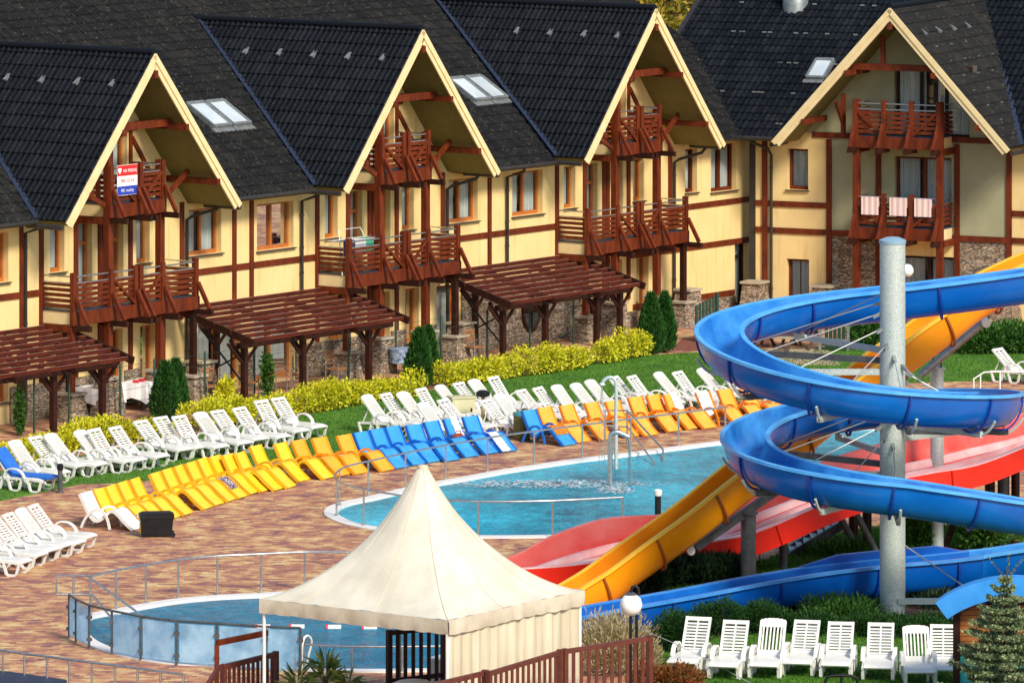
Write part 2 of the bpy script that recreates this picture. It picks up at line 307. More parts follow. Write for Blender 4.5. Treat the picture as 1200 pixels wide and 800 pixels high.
# ------------------------------------------------------------------ mesh builder
class MB:
    def __init__(s): s.v = []; s.f = []; s.uv = None
    def quad(s, a, b, c, d):
        i = len(s.v); s.v += [tuple(a), tuple(b), tuple(c), tuple(d)]; s.f.append((i, i + 1, i + 2, i + 3))
    def poly(s, pts):
        i = len(s.v); s.v += [tuple(p) for p in pts]; s.f.append(tuple(range(i, i + len(pts))))
    def box(s, x0, x1, y0, y1, z0, z1):
        i = len(s.v)
        s.v += [(x0, y0, z0), (x1, y0, z0), (x1, y1, z0), (x0, y1, z0), (x0, y0, z1), (x1, y0, z1), (x1, y1, z1), (x0, y1, z1)]
        s.f += [(i, i+3, i+2, i+1), (i+4, i+5, i+6, i+7), (i, i+1, i+5, i+4), (i+1, i+2, i+6, i+5), (i+2, i+3, i+7, i+6), (i+3, i, i+4, i+7)]
        return s
    def bar(s, p, q, w, h, up=(0, 0, 1)):
        p, q = Vector(p), Vector(q); t = (q - p).normalized(); u = Vector(up)
        if abs(t.dot(u)) > 0.98: u = Vector((1, 0, 0))
        sd = t.cross(u).normalized() * (w / 2); up2 = sd.cross(t).normalized() * (h / 2)
        i = len(s.v)
        for c in (p, q):
            for a, b in ((-1, -1), (1, -1), (1, 1), (-1, 1)): s.v.append(tuple(c + sd * a + up2 * b))
        s.f += [(i, i+1, i+2, i+3), (i+7, i+6, i+5, i+4)] + [(i + k, i + 4 + k, i + 4 + (k + 1) % 4, i + (k + 1) % 4) for k in range(4)]
        return s
    def tube(s, pts, r, n=8, cap=True, closed=False):
        pts = [Vector(p) for p in pts]; rings = []
        rr = r if isinstance(r, (list, tuple)) else [r] * len(pts)
        prev = None
        for k, p in enumerate(pts):
            if closed: t = pts[(k + 1) % len(pts)] - pts[k - 1]
            else: t = pts[min(k + 1, len(pts) - 1)] - pts[max(k - 1, 0)]
            t.normalize()
            if prev is None:
                u = Vector((0, 0, 1)) if abs(t.z) < 0.9 else Vector((1, 0, 0))
                a = t.cross(u).normalized()
            else:
                a = (prev - t * prev.dot(t)).normalized()
            prev = a; b = t.cross(a)
            i = len(s.v)
            for j in range(n):
                an = 2 * PI * j / n
                s.v.append(tuple(p + (a * math.cos(an) + b * math.sin(an)) * rr[k]))
            rings.append(i)
        m = len(rings)
        for k in range(m if closed else m - 1):
            i, l = rings[k], rings[(k + 1) % m]
            for j in range(n): s.f.append((i + j, i + (j + 1) % n, l + (j + 1) % n, l + j))
        if cap and not closed:
            s.f.append(tuple(rings[0] + j for j in reversed(range(n)))); s.f.append(tuple(rings[-1] + j for j in range(n)))
        return s
    def lathe(s, prof, n=16, c=(0, 0, 0)):
        rings = []
        for r, z in prof:
            i = len(s.v); rings.append(i)
            for j in range(n):
                a = 2 * PI * j / n; s.v.append((c[0] + r * math.cos(a), c[1] + r * math.sin(a), c[2] + z))
        for k in range(len(rings) - 1):
            for j in range(n): s.f.append((rings[k] + j, rings[k] + (j + 1) % n, rings[k+1] + (j + 1) % n, rings[k+1] + j))
        s.f.append(tuple(rings[0] + j for j in reversed(range(n)))); s.f.append(tuple(rings[-1] + j for j in range(n)))
        return s
    def sweep(s, pts, prof, closed=True, caps=True, sides=None):
        """prof(k, t) -> list of (side, up); side = right hand of travel, horizontal"""
        pts = [Vector(p) for p in pts]; rings = []; m = None
        for k, p in enumerate(pts):
            t = pts[min(k + 1, len(pts) - 1)] - pts[max(k - 1, 0)]; t.normalize()
            sd = Vector((t.y, -t.x, 0)).normalized(); up = sd.cross(t)
            pr = prof(k, k / (len(pts) - 1)); m = len(pr)
            rings.append(len(s.v))
            for a, b in pr: s.v.append(tuple(p + sd * a + up * b))
        for k in range(len(rings) - 1):
            i, l = rings[k], rings[k + 1]
            for j in range(m if closed else m - 1): s.f.append((i + j, i + (j + 1) % m, l + (j + 1) % m, l + j))
        if caps and closed:
            s.f.append(tuple(rings[0] + j for j in reversed(range(m)))); s.f.append(tuple(rings[-1] + j for j in range(m)))
        return s
    def leaf(s, p, d, l, w, nrm=None):
        p, d = Vector(p), Vector(d).normalized()
        u = Vector(nrm) if nrm is not None else Vector((random.uniform(-1, 1), random.uniform(-1, 1), random.uniform(-1, 1)))
        sd = d.cross(u)
        if sd.length < 1e-4: sd = d.cross(Vector((0.3, 0.5, 0.8)))
        sd = sd.normalized() * w / 2
        i = len(s.v); e = p + d * l; mid = p + d * l * 0.5
        s.v += [tuple(p), tuple(mid + sd), tuple(e), tuple(mid - sd)]; s.f.append((i, i+1, i+2, i+3))
    def mesh(s, name, m, smooth=False):
        me = bpy.data.meshes.new(name); me.from_pydata(s.v, [], s.f); me.update()
        if m: me.materials.append(m)
        if s.uv:
            ul = me.uv_layers.new(name='UVMap')
            for lp in me.loops: ul.data[lp.index].uv = s.uv[lp.vertex_index]
        if smooth:
            me.polygons.foreach_set('use_smooth', [True] * len(me.polygons))
            try: me.set_sharp_from_angle(angle=math.radians(smooth if smooth is not True else 50))
            except Exception: pass
        return me
    def build(s, name, m, parent=None, smooth=False, loc=None, fix=True):
        me = s.mesh(name, m, smooth)
        if fix:
            bm = bmesh.new(); bm.from_mesh(me); bmesh.ops.recalc_face_normals(bm, faces=bm.faces); bm.to_mesh(me); bm.free()
        o = bpy.data.objects.new(name, me); COL.objects.link(o)
        if parent: o.parent = parent
        if loc is not None: o.location = loc
        return o
def tag(o, label=None, cat=None, group=None, kind=None):
    if label: o['label'] = label
    if cat: o['category'] = cat
    if group: o['group'] = group
    if kind: o['kind'] = kind
    return o
def thing(name, label, cat, loc=(0, 0, 0), rz=0.0, group=None):
    o = bpy.data.objects.new(name, None); COL.objects.link(o)
    o.location = loc; o.rotation_euler = (0, 0, rz); o.empty_display_size = 0.3
    return tag(o, label, cat, group)
def kids(o): return [c for c in o.children]
def dup(o, parent=None):
    c = o.copy(); COL.objects.link(c)
    if parent is not None:
        mi = o.matrix_local.copy(); c.parent = parent; c.matrix_local = mi
    for ch in kids(o): dup(ch, c)
    return c
ORD = ['first', 'second', 'third', 'fourth', 'fifth', 'sixth', 'seventh', 'eighth', 'ninth', 'tenth', 'eleventh', 'twelfth', 'thirteenth', 'fourteenth', 'fifteenth', 'sixteenth', 'seventeenth', 'eighteenth', 'nineteenth', 'twentieth']
def spline(pts, per=8):
    """Catmull-Rom through tuples of any length"""
    P = [tuple(map(float, p)) for p in pts]; out = []
    n = len(P[0])
    for i in range(len(P) - 1):
        p0 = P[i - 1] if i else tuple(2 * a - b for a, b in zip(P[0], P[1]))
        p3 = P[i + 2] if i + 2 < len(P) else tuple(2 * a - b for a, b in zip(P[-1], P[-2]))
        for k in range(per):
            t = k / per
            out.append(tuple(0.5 * (2 * P[i][j] + (P[i+1][j] - p0[j]) * t + (2 * p0[j] - 5 * P[i][j] + 4 * P[i+1][j] - p3[j]) * t * t + (3 * P[i][j] - p0[j] - 3 * P[i+1][j] + p3[j]) * t ** 3) for j in range(n)))
    out.append(P[-1]); return out
def smooth_loop(pts, per=6):
    P = [Vector((p[0], p[1], 0)) for p in pts]; n = len(P); out = []
    for i in range(n):
        p0, p1, p2, p3 = P[i - 1], P[i], P[(i + 1) % n], P[(i + 2) % n]
        for k in range(per):
            t = k / per
            out.append(0.5 * (2 * p1 + (p2 - p0) * t + (2 * p0 - 5 * p1 + 4 * p2 - p3) * t * t + (3 * p1 - p0 - 3 * p2 + p3) * t ** 3))
    return out
# ------------------------------------------------------------------ hotel wings
def tile_grid(x0, x1, d0, z0, d1, z1, cuts=(), px=0.20, ry=0.42):
    """tiled slope; x along the eave, rises from (d0, z0) to (d1, z1) in the frame's x/d/z; cuts = vertical planes (point, normal) whose outside goes"""
    L = math.hypot(d1 - d0, z1 - z0); ud, uz = (d1 - d0) / L, (z1 - z0) / L
    nd, nz = -uz, ud
    if nz < 0: nd, nz = -nd, -nz
    m = MB(); m.uv = []
    nx = max(2, int((x1 - x0) / px * 6)); nr = max(1, int(math.ceil(L / ry)))
    rows = []
    for r in range(nr):
        a, b = r * ry, min((r + 1) * ry, L)
        rows += [(a + 1e-4, 0.034), (b, 0.0)]
    for (vv, lift) in rows:
        for i in range(nx + 1):
            x = x0 + (x1 - x0) * i / nx
            ph = (x / px) % 1.0
            h = lift + 0.032 * max(0.0, math.sin(ph * 2 * PI)) + 0.010 * math.sin(ph * 2 * PI)
            m.v.append((x, d0 + ud * vv + nd * h, z0 + uz * vv + nz * h)); m.uv.append((x, vv))
    w = nx + 1
    for r in range(len(rows) - 1):
        for i in range(nx): m.f.append((r * w + i, r * w + i + 1, (r + 1) * w + i + 1, (r + 1) * w + i))
    return m, cuts
def tile_obj(name, material, parent, grids, axis=None):
    me = bpy.data.meshes.new(name); big = bmesh.new()
    for (m, cuts) in grids:
        tmp = m.mesh('t', None); bm = bmesh.new(); bm.from_mesh(tmp)
        if axis: bmesh.ops.transform(bm, matrix=axis, verts=bm.verts)
        for co, no in cuts:
            bmesh.ops.bisect_plane(bm, geom=bm.verts[:] + bm.edges[:] + bm.faces[:], plane_co=co, plane_no=no, clear_outer=True)
        bm.to_mesh(tmp); bm.free(); big.from_mesh(tmp); bpy.data.meshes.remove(tmp)
    big.to_mesh(me); big.free(); me.materials.append(material)
    o = bpy.data.objects.new(name, me); COL.objects.link(o); o.parent = parent
    me.polygons.foreach_set('use_smooth', [True] * len(me.polygons))
    try: me.set_sharp_from_angle(angle=math.radians(45))
    except Exception: pass
    return o

WD = 1.8       # depth of the wall plane behind the bargeboards
FD = 0.65      # balcony front plane
def wall_holes(m, x0, x1, z0, z1, d, holes, rev=0.30):
    xs = sorted({x0, x1, *[h[0] for h in holes], *[h[1] for h in holes]}); zs = sorted({z0, z1, *[h[2] for h in holes], *[h[3] for h in holes]})
    xs = [x for x in xs if x0 - 1e-6 <= x <= x1 + 1e-6]; zs = [z for z in zs if z0 - 1e-6 <= z <= z1 + 1e-6]
    for a, b in zip(xs, xs[1:]):
        for c, e in zip(zs, zs[1:]):
            mx, mz = (a + b) / 2, (c + e) / 2
            if any(h[0] < mx < h[1] and h[2] < mz < h[3] for h in holes): continue
            m.quad((a, d, c), (b, d, c), (b, d, e), (a, d, e))
    for h in holes:
        a, b, c, e = h[:4]; q = d + rev
        m.quad((a, d, c), (a, q, c), (a, q, e), (a, d, e)); m.quad((b, d, c), (b, d, e), (b, q, e), (b, q, c))
        m.quad((a, d, e), (a, q, e), (b, q, e), (b, d, e)); m.quad((a, d, c), (b, d, c), (b, q, c), (a, q, c))

def window(parent, x0, x1, z0, z1, d, leaves=2, name='window', sill=True, fw=0.075, transom=None, curtain=True, fm=None):
    q = d + 0.22
    m = MB()
    m.box(x0, x0 + fw, q - .04, q + .05, z0, z1); m.box(x1 - fw, x1, q - .04, q + .05, z0, z1)
    m.box(x0 + fw, x1 - fw, q - .04, q + .05, z1 - fw, z1); m.box(x0 + fw, x1 - fw, q - .04, q + .05, z0, z0 + fw * 1.4)
    for k in range(1, leaves):
        c = x0 + (x1 - x0) * k / leaves; m.box(c - fw * .6, c + fw * .6, q - .05, q + .045, z0 + fw * 1.4, z1 - fw)
    if transom: m.box(x0 + fw, x1 - fw, q - .045, q + .045, transom - fw * .6, transom + fw * .6)
    f = m.build(name, fm or M_frame, parent)
    g = MB(); g.quad((x0 + fw, q + .02, z0 + fw), (x1 - fw, q + .02, z0 + fw), (x1 - fw, q + .02, z1 - fw), (x0 + fw, q + .02, z1 - fw)); g.build('pane', M_glass, f)
    if curtain:
        c = MB(); n = max(6, int((x1 - x0) / 0.06))
        for side in ((x0 + fw, x0 + fw + (x1 - x0) * random.uniform(.34, .45)), (x1 - fw - (x1 - x0) * random.uniform(.40, .47), x1 - fw)):
            pr = None
            for k in range(n + 1):
                x = side[0] + (side[1] - side[0]) * k / n; y = q + .09 + .03 * math.sin(k * 1.9)
                if pr: c.quad((pr[0], pr[1], z0), (x, y, z0), (x, y, z1), (pr[0], pr[1], z1))
                pr = (x, y)
        c.build('curtain', M_curtain, f, smooth=True)
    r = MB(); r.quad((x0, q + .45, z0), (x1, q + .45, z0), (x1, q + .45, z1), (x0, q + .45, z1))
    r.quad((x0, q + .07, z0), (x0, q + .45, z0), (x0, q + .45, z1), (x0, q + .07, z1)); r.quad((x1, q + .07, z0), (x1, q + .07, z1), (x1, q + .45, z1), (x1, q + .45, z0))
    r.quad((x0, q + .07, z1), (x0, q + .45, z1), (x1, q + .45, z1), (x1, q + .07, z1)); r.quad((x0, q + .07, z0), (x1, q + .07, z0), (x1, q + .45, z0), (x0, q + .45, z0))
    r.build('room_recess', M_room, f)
    if sill:
        s = MB(); s.box(x0 - .05, x1 + .05, d - .09, d + .07, z0 - .035, z0 - .003); s.build('sill', M_sill, f)
    return f

def balcony(parent, S, posts, zfloor, ztop, d_wall, d_front, side=(True, True), gap=None, mid_diag=True, mr=None, brace=True, panel_m=None):
    mr = mr or M_timber
    a, b = posts[0], posts[-1]
    m = MB(); m.box(S + a, S + b, d_front + .05, d_wall - .003, zfloor - .34, zfloor)
    o = m.build('balcony', M_fascia, parent)
    k = MB(); k.box(S + a - .02, S + b + .02, d_front + .05, d_wall - .005, zfloor + .003, zfloor + .05); k.build('floor_edge', M_zinc, o)
    j = MB()
    j.bar((S + a - .1, d_front - .03, zfloor - .17), (S + b + .1, d_front - .03, zfloor - .17), .10, .36)
    j.bar((S + a - .04, d_front + .02, zfloor - .44), (S + a - .04, d_wall, zfloor - .44), .12, .19)
    j.bar((S + b + .04, d_front + .02, zfloor - .44), (S + b + .04, d_wall, zfloor - .44), .12, .19)
    j.build('beam', mr, o)
    for p in posts:
        e = MB(); e.bar((S + p, d_front - .62, zfloor - .41), (S + p, d_front + .35, zfloor - .41), .11, .15); e.build('bracket_beam', M_timberd if brace else mr, o)
        if brace:
            e = MB(); e.bar((S + p, d_front - .10, zfloor + .40), (S + p, d_front - .52, zfloor - .32), .09, .10); e.build('brace', M_timber, o)
        e = MB(); e.box(S + p - .07, S + p + .07, d_front - .07, d_front + .07, zfloor - .36, ztop + .04); e.build('rail_post', mr, o)
    sl, st = MB(), MB()
    def panel(P, Q, diag=0):
        P, Q = Vector(P), Vector(Q)
        for i in range(5):
            z = zfloor + .16 + i * .145; sl.bar(P + Vector((0, 0, z)), Q + Vector((0, 0, z)), .035, .095)
        for z in (ztop - .25, ztop - .07): st.tube([P + Vector((0, 0, z)), Q + Vector((0, 0, z))], .022, 8)
        if diag:
            lo, hi = zfloor + .08, zfloor + .78
            off = Vector((0, -.05, 0))
            if diag > 0: sl.bar(P + off + Vector((0, 0, hi)), Q + off + Vector((0, 0, lo)), .05, .08)
            else: sl.bar(P + off + Vector((0, 0, lo)), Q + off + Vector((0, 0, hi)), .05, .08)
    for i in range(len(posts) - 1):
        p, q = posts[i], posts[i + 1]
        if gap is not None and i == gap: continue
        dg = 0
        if mid_diag and gap is not None: dg = 1 if i == gap - 1 else (-1 if i == gap + 1 else 0)
        elif mid_diag: dg = (1 if i == 0 else (-1 if i == len(posts) - 2 else 0))
        panel((S + p + .07, d_front, 0), (S + q - .07, d_front, 0), dg)
    if side[0]: panel((S + a, d_wall - .03, 0), (S + a, d_front + .07, 0))
    if side[1]: panel((S + b, d_wall - .03, 0), (S + b, d_front + .07, 0))
    sl.build('slat_panel', mr, o); st.build('steel_rail', M_steel, o, smooth=True)
    return o

def stone_pier(parent, x, d, z1, w0=.72, w1=.5, name='stone_pier'):
    m = MB(); a, b = w0 / 2, w1 / 2
    P = [(x - a, d - a, 0), (x + a, d - a, 0), (x + a, d + a, 0), (x - a, d + a, 0), (x - b, d - b, z1), (x + b, d - b, z1), (x + b, d + b, z1), (x - b, d + b, z1)]
    i = len(m.v); m.v += P; m.f += [(0, 3, 2, 1), (4, 5, 6, 7), (0, 1, 5, 4), (1, 2, 6, 5), (2, 3, 7, 6), (3, 0, 4, 7)]
    o = m.build(name, M_stone, parent)
    c = MB(); c.box(x - b - .06, x + b + .06, d - b - .06, d + b + .06, z1 + .002, z1 + .07); c.build('cap_stone', M_coping if False else M_alu2, o)
M_alu2 = mat('beige_cap_stone', (0.34, 0.29, 0.21), (0.44, 0.38, 0.28), 6, 0.8)

def downpipe(parent, x, d, z0, z1, elbow=None):
    m = MB()
    pts = []
    if elbow: pts += [Vector(e) for e in elbow]
    pts += [Vector((x, d, z1)), Vector((x, d, z0))]
    m.tube(pts, .048, 10)
    for z in (z0 + .6, (z0 + z1) / 2, z1 - .4): m.tube([(x, d, z - .03), (x, d, z + .03)], .06, 10)
    return m.build('downpipe', M_pipe, parent, smooth=True)

def gable(parent, S, dz, hw=3.66, ze=5.5, za=9.83, dback=8.36, eave=1.05, mirror=False, tile=None, vents=5, tile_r=None):
    """gable roof with its bargeboards, soffits, purlins and truss"""
    ze += dz; za += dz
    rise = za - ze
    for sgn, nm in ((-1, 'l'), (1, 'r')):
        # tiled slope: eave line runs along d.  Build in (x=d, d=across, z) then map
        L0, L1 = 0.0, dback + 0.4
        g = tile_grid(L0, L1, hw, ze + .02, 0.0, za + .02)
        if sgn < 0: M = Matrix(((0, -1, 0, S), (1, 0, 0, 0), (0, 0, 1, 0), (0, 0, 0, 1)))
        else: M = Matrix(((0, 1, 0, S), (1, 0, 0, 0), (0, 0, 1, 0), (0, 0, 0, 1)))
        # cut away what lies deep under the main roof behind the valley
        cut = [(Vector((S + sgn * hw, eave + .25, 0)), Vector((sgn * (dback - eave), hw, 0)))]
        g = (g[0], cut)
        o = tile_obj('gable_roof', tile if sgn < 0 else (tile_r or tile), parent, [g], M)
        if sgn < 0 or mirror:
            tgt = -1 if not mirror else 1
            if sgn == tgt:
                for k in range(vents):
                    d = 0.9 + k * 1.28; t = .17
                    x = S + sgn * hw * t; z = za - rise * t
                    v = MB(); v.bar((x, d, z + .02), (x + sgn * .22, d, z + .02 - .22 * rise / hw * .6), .12, .08); v.build('roof_vent', M_alu, o)
        # under-slope boarding
        th = .16
        s = MB(); nx, nz = rise, hw; ln = math.hypot(nx, nz); ox, oz = sgn * -nx / ln * th * -1, nz / ln * th
        def P(t, d, off): # t 0 at ridge, 1 at eave ; off along inward normal
            x = sgn * hw * t - sgn * nx / ln * off; z = za - rise * t - nz / ln * off
            return (S + x, d, z)
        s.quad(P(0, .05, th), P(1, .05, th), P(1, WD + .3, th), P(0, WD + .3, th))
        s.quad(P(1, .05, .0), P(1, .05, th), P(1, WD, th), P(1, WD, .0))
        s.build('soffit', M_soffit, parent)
        bb = MB()
        bb.poly([P(-.0, 0, 0.0), P(1.0, 0, 0.0), P(1.0, 0, .26), P(0, 0, .26)])
        bb.poly([P(0, .05, 0.0), P(1.0, .05, 0.0), P(1.0, .05, .26), P(0, .05, .26)])
        bb.quad(P(0, 0, .26), P(1, 0, .26), P(1, .05, .26), P(0, .05, .26)); bb.quad(P(1, 0, 0), P(1, .05, 0), P(1, .05, .26), P(1, 0, .26))
        # second board proud of the first
        bb.poly([P(0, -.035, -.03), P(1.01, -.035, -.03), P(1.01, -.035, .13), P(0, -.035, .13)])
        bb.quad(P(0, -.035, .13), P(1.01, -.035, .13), P(1.01, 0, .13), P(0, 0, .13)); bb.quad(P(0, -.035, -.03), P(1.01, -.035, -.03), P(1.01, .0, -.03), P(0, 0, -.03))
        bb.quad(P(1.01, -.035, -.03), P(1.01, 0, -.03), P(1.01, 0, .13), P(1.01, -.035, .13))
        bb.build('bargeboard', M_fascia, parent)
        # purlins
        for t in (.43, .80):
            q = MB(); p0 = Vector(P(t, -.06, .33)); q.bar(p0, Vector((p0.x, WD, p0.z)), .13, .17); q.build('purlin', M_timber, parent)
        # gutter at the side eave
        gt = MB(); gt.tube([P(1.03, .08, .02), P(1.03, eave + .3, .02)], .07, 8); gt.build('gutter', M_pipe, parent, smooth=True)
    q = MB(); q.bar((S, -.06, za - .55), (S, WD, za - .55), .14, .2); q.build('purlin', M_timber, parent)
    rd = MB(); rd.tube([(S, .0 + .02, za + .05), (S, dback + .3, za + .05)], .10, 8); rd.build('ridge_cap', tile, parent, smooth=True)
    cz = ze + 2.35
    t = MB(); xx = hw * (za - cz - .2) / rise
    t.bar((S - xx, FD, cz), (S + xx, FD, cz), .14, .2); t.build('collar_beam', M_timber, parent)
    t = MB(); t.box(S - .55, S - .42, FD - .06, FD + .06, cz + .1, cz + 1.0); t.build('king_post', M_timber, parent)

def wing_unit(parent, S, dz, sky=None):
    """timbers, windows and balconies of one gabled bay"""
    # upper gable wall
    return

hotel = thing('hotel_wing', 'long cream and brown timbered hotel wing with three steep dark tiled gables', 'building', FA.w(0, 0), FA.a)
SS = [0.0, 12.02, 23.69]; DZ = [0.0, 0.056, 0.112]
EV = 1.05; SL = 0.592; RD = 14.6
# roofs
valley = lambda S, sg: (Vector((S + sg * 3.66, EV, 0)), Vector((sg * -1 * (8.36 - EV) * -1, 3.66, 0)))
grids = []
bounds = [-14.0] + SS + [None]
def main_strip(x0, x1, lc, rc):
    cuts = []
    if lc is not None:  # keep right of the valley (S+3.66,EV)->(S,8.36)
        cuts.append((Vector((lc + 3.62, EV, 0)), Vector((-(8.36 - EV), -3.66, 0))))
    if rc is not None:
        cuts.append((Vector((rc - 3.62, EV, 0)), Vector(((8.36 - EV), -3.66, 0))))
    zr = 5.5 + SL * (RD - EV)
    return tile_grid(x0, x1, EV, 5.5, RD, zr)[0], cuts
XEND = FA.on_plane(744, 2, 5.5, SL, EV).x
grids.append(main_strip(-14.0, 0.0, -12.0, 0.0))
grids.append(main_strip(0.0, SS[1], 0.0, SS[1]))
grids.append(main_strip(SS[1], SS[2], SS[1], SS[2]))
if XEND > SS[2] + .3: grids.append(main_strip(SS[2], XEND, SS[2], None))
tile_obj('main_roof', M_tileg, hotel, grids)
bk = MB(); zr = 5.5 + SL * (RD - EV)
bk.quad((-14, RD, zr), (XEND, RD, zr), (XEND, RD + 14, 5.5), (-14, RD + 14, 5.5)); bk.build('rear_roof', M_tileg, hotel)
for i, S in enumerate(SS):
    gable(hotel, S, DZ[i], tile=M_tile, vents=[4, 5, 4][i])
    for sg in (-1, 1):
        v = MB(); v.bar((S + sg * 3.66, EV - .02, 5.56 + DZ[i]), (S, 8.36, 9.86 + DZ[i]), .22, .05); v.build('valley_flashing', M_zinc, hotel)
# walls with openings
holes = []; wins = []
def W(x0, x1, z0, z1, **k): holes.append((x0, x1, z0, z1)); wins.append((x0, x1, z0, z1, k))
for i, S in enumerate(SS):
    W(S - 2.30, S - 1.70, 3.92, 5.2, leaves=1)
    W(S - 1.13, S - .55, 2.85, 5.2, leaves=1, name='balcony_door', sill=False, transom=4.6)
    W(S + .18, S + .78, 2.85, 5.2, leaves=1, name='balcony_door', sill=False, transom=4.6)
    W(S + 1.33, S + 1.90, 3.88, 5.2, leaves=1)
    if i < 2: W(S + 3.60, S + 5.03, 3.90, 5.2)
    W(S - 2.1, S - 1.45, .95, 2.05, leaves=1)
    W(S + .1, S + .75, .12, 2.15, leaves=1, name='terrace_door', sill=False)
    W(S + 1.5, S + 2.15, .55, 2.15, leaves=1)
    if i < 2:
        if i == 0:
            W(S + 4.0, S + 5.9, .12, 2.1, leaves=2, name='terrace_door', sill=False)
            W(S + 6.5, S + 8.3, .12, 2.1, leaves=2, name='terrace_door', sill=False)
        else: W(S + 3.0, S + 3.95, .12, 2.1, leaves=1, name='terrace_door', sill=False)
W(6.62, 8.28, 3.80, 5.13); W(18.76, 20.31, 3.87, 5.2)
W(-5.9, -4.0, 3.83, 5.17); W(-5.2, -4.0, .6, 2.05)
W(27.82, 28.47, 3.93, 5.3, leaves=1, fm=M_timber); W(29.22, 30.64, 3.85, 5.33, fm=M_timber)
W(30.55, 31.28, .12, 2.2, leaves=1, name='terrace_door', sill=False, fm=M_timberd, transom=1.7)
WR = 32.0
w = MB(); wall_holes(w, -14, WR, 0, 5.62, WD, holes)
w.quad((-14, WD, 0), (-14, WD + 12, 0), (-14, WD + 12, 5.6), (-14, WD, 5.6)); w.quad((XEND, WD + .2, 5.4), (XEND, WD + 24, 5.4), (XEND, RD, zr), (XEND, RD - .01, zr))
w.build('wall', M_plaster, hotel)
for x0, x1, z0, z1, k in wins: window(hotel, x0, x1, z0, z1, WD, **k)
# gable walls above the eaves
for i, S in enumerate(SS):
    b = [(S - 1.05, S - .35, 5.62, 7.55), (S - .25, S + .95, 5.62, 7.55)]
    g = MB(); ztop = 9.6 + DZ[i]
    hol = b
    xs = [S - 3.6, S + 3.6]
    m = MB(); wall_holes(m, S - 3.6, S + 3.6, 5.62, ztop, WD, hol)
    tmp = m.mesh('t', None); bm = bmesh.new(); bm.from_mesh(tmp)
    for sg in (-1, 1):
        bmesh.ops.bisect_plane(bm, geom=bm.verts[:] + bm.edges[:] + bm.faces[:], plane_co=(S, 0, 9.62 + DZ[i]), plane_no=(sg * 4.33, 0, 3.66), clear_outer=True)
    me = bpy.data.meshes.new('gable_wall'); bm.to_mesh(me); bm.free(); me.materials.append(M_plaster)
    o = bpy.data.objects.new('gable_wall', me); COL.objects.link(o); o.parent = hotel
    window(hotel, S - 1.05, S - .35, 5.62, 7.55, WD, leaves=1, name='balcony_door', sill=False)
    window(hotel, S - .25, S + .95, 5.62, 7.55, WD, leaves=2, name='balcony_door', sill=False)
    t = MB()
    for x in (-1.15, -.30, 1.06): t.box(S + x - .06, S + x + .06, WD - .05, WD + .02, 5.7, 7.7)
    t.bar((S - 1.3, WD - .03, 7.66), (S + 1.3, WD - .03, 7.66), .08, .14)
    # sloping frame of the triangular light
    t.bar((S + 1.1, WD - .03, 7.4), (S + 2.1, WD - .03, 6.1), .07, .12); t.bar((S - 1.2, WD - .03, 7.4), (S - 2.2, WD - .03, 6.1), .07, .12)
    t.build('timber_frame', M_timber, hotel)
    for sg in (-1, 1):
        e = MB(); e.bar((S + sg * 2.55, FD + .3, 6.42 + DZ[i]), (S + sg * 1.25, FD + .1, 5.75), .10, .12); e.build('brace', M_timber, hotel)
# timbers on the wall
t = MB()
def V(x, z0, z1, w_=.15): t.box(x - w_ / 2, x + w_ / 2, WD - .055, WD + .02, z0, z1)
def Hh(x0, x1, z, h=.17): t.box(x0, x1, WD - .045, WD + .02, z - h / 2, z + h / 2)
for i, S in enumerate(SS):
    for x in (-2.68, -1.25, -.24, -.04, 1.05): V(S + x, .9, 5.5)
    V(S + 3.27, 2.2, 5.45); V(S + 2.45, .9, 2.6)
    if i < 2: V(S + 5.58, 2.3, 5.45); Hh(S + 3.35, SS[i + 1] - 2.76, 3.43)
    Hh(S - 2.6, S - 1.33, 2.38); Hh(S + 1.13, S + 3.19, 2.38)
V(6.35, 2.3, 5.45)
Hh(-14, -2.76, 3.43); V(-3.5, 2.3, 5.45, .12)
Hh(23.69 + 3.35, WR, 3.50); Hh(23.69 + 1.13, WR, 2.22); Hh(23.69 + 3.3, 30.5, .62); Hh(23.69 + 1.3, 23.69 + 3.2, .62)
t.build('timber_frame', M_timber, hotel)
# stone cladding low on the wall
hs = sorted([(h[0], h[1]) for h in holes if h[2] < .9])
x = -14.0
for a, b in hs + [(WR, WR)]:
    if a - .06 > x: MB().box(x, a - .04, WD - .07, WD - .004, 0, .98 if x < 24 else .5).build('stone_base', M_stone, hotel)
    x = b + .04
for a, b in ((20.4, 22.2), (16.2, 20.35)): MB().box(a, b, WD - .075, WD - .005, .985, 2.1).build('stone_panel', M_stone, hotel)
# half-round windows under the third pergola and balcony
for (x, z) in ((19.57, 1.0), (23.05, .98)):
    f = MB(); g = MB()
    arc = [(x + .42 * math.cos(a), WD - .13, z - .58 * math.sin(a)) for a in [PI * k / 14 for k in range(15)]]
    f.tube(arc + [arc[0]], .055, 6); f.bar((x - .46, WD - .14, z + .05), (x + .46, WD - .14, z + .05), .12, .12); f.bar((x, WD - .14, z), (x, WD - .14, z - .56), .05, .06)
    ff = f.build('round_window', M_timberd, hotel)
    g.poly(arc); g.build('pane', M_dark_glass, ff)
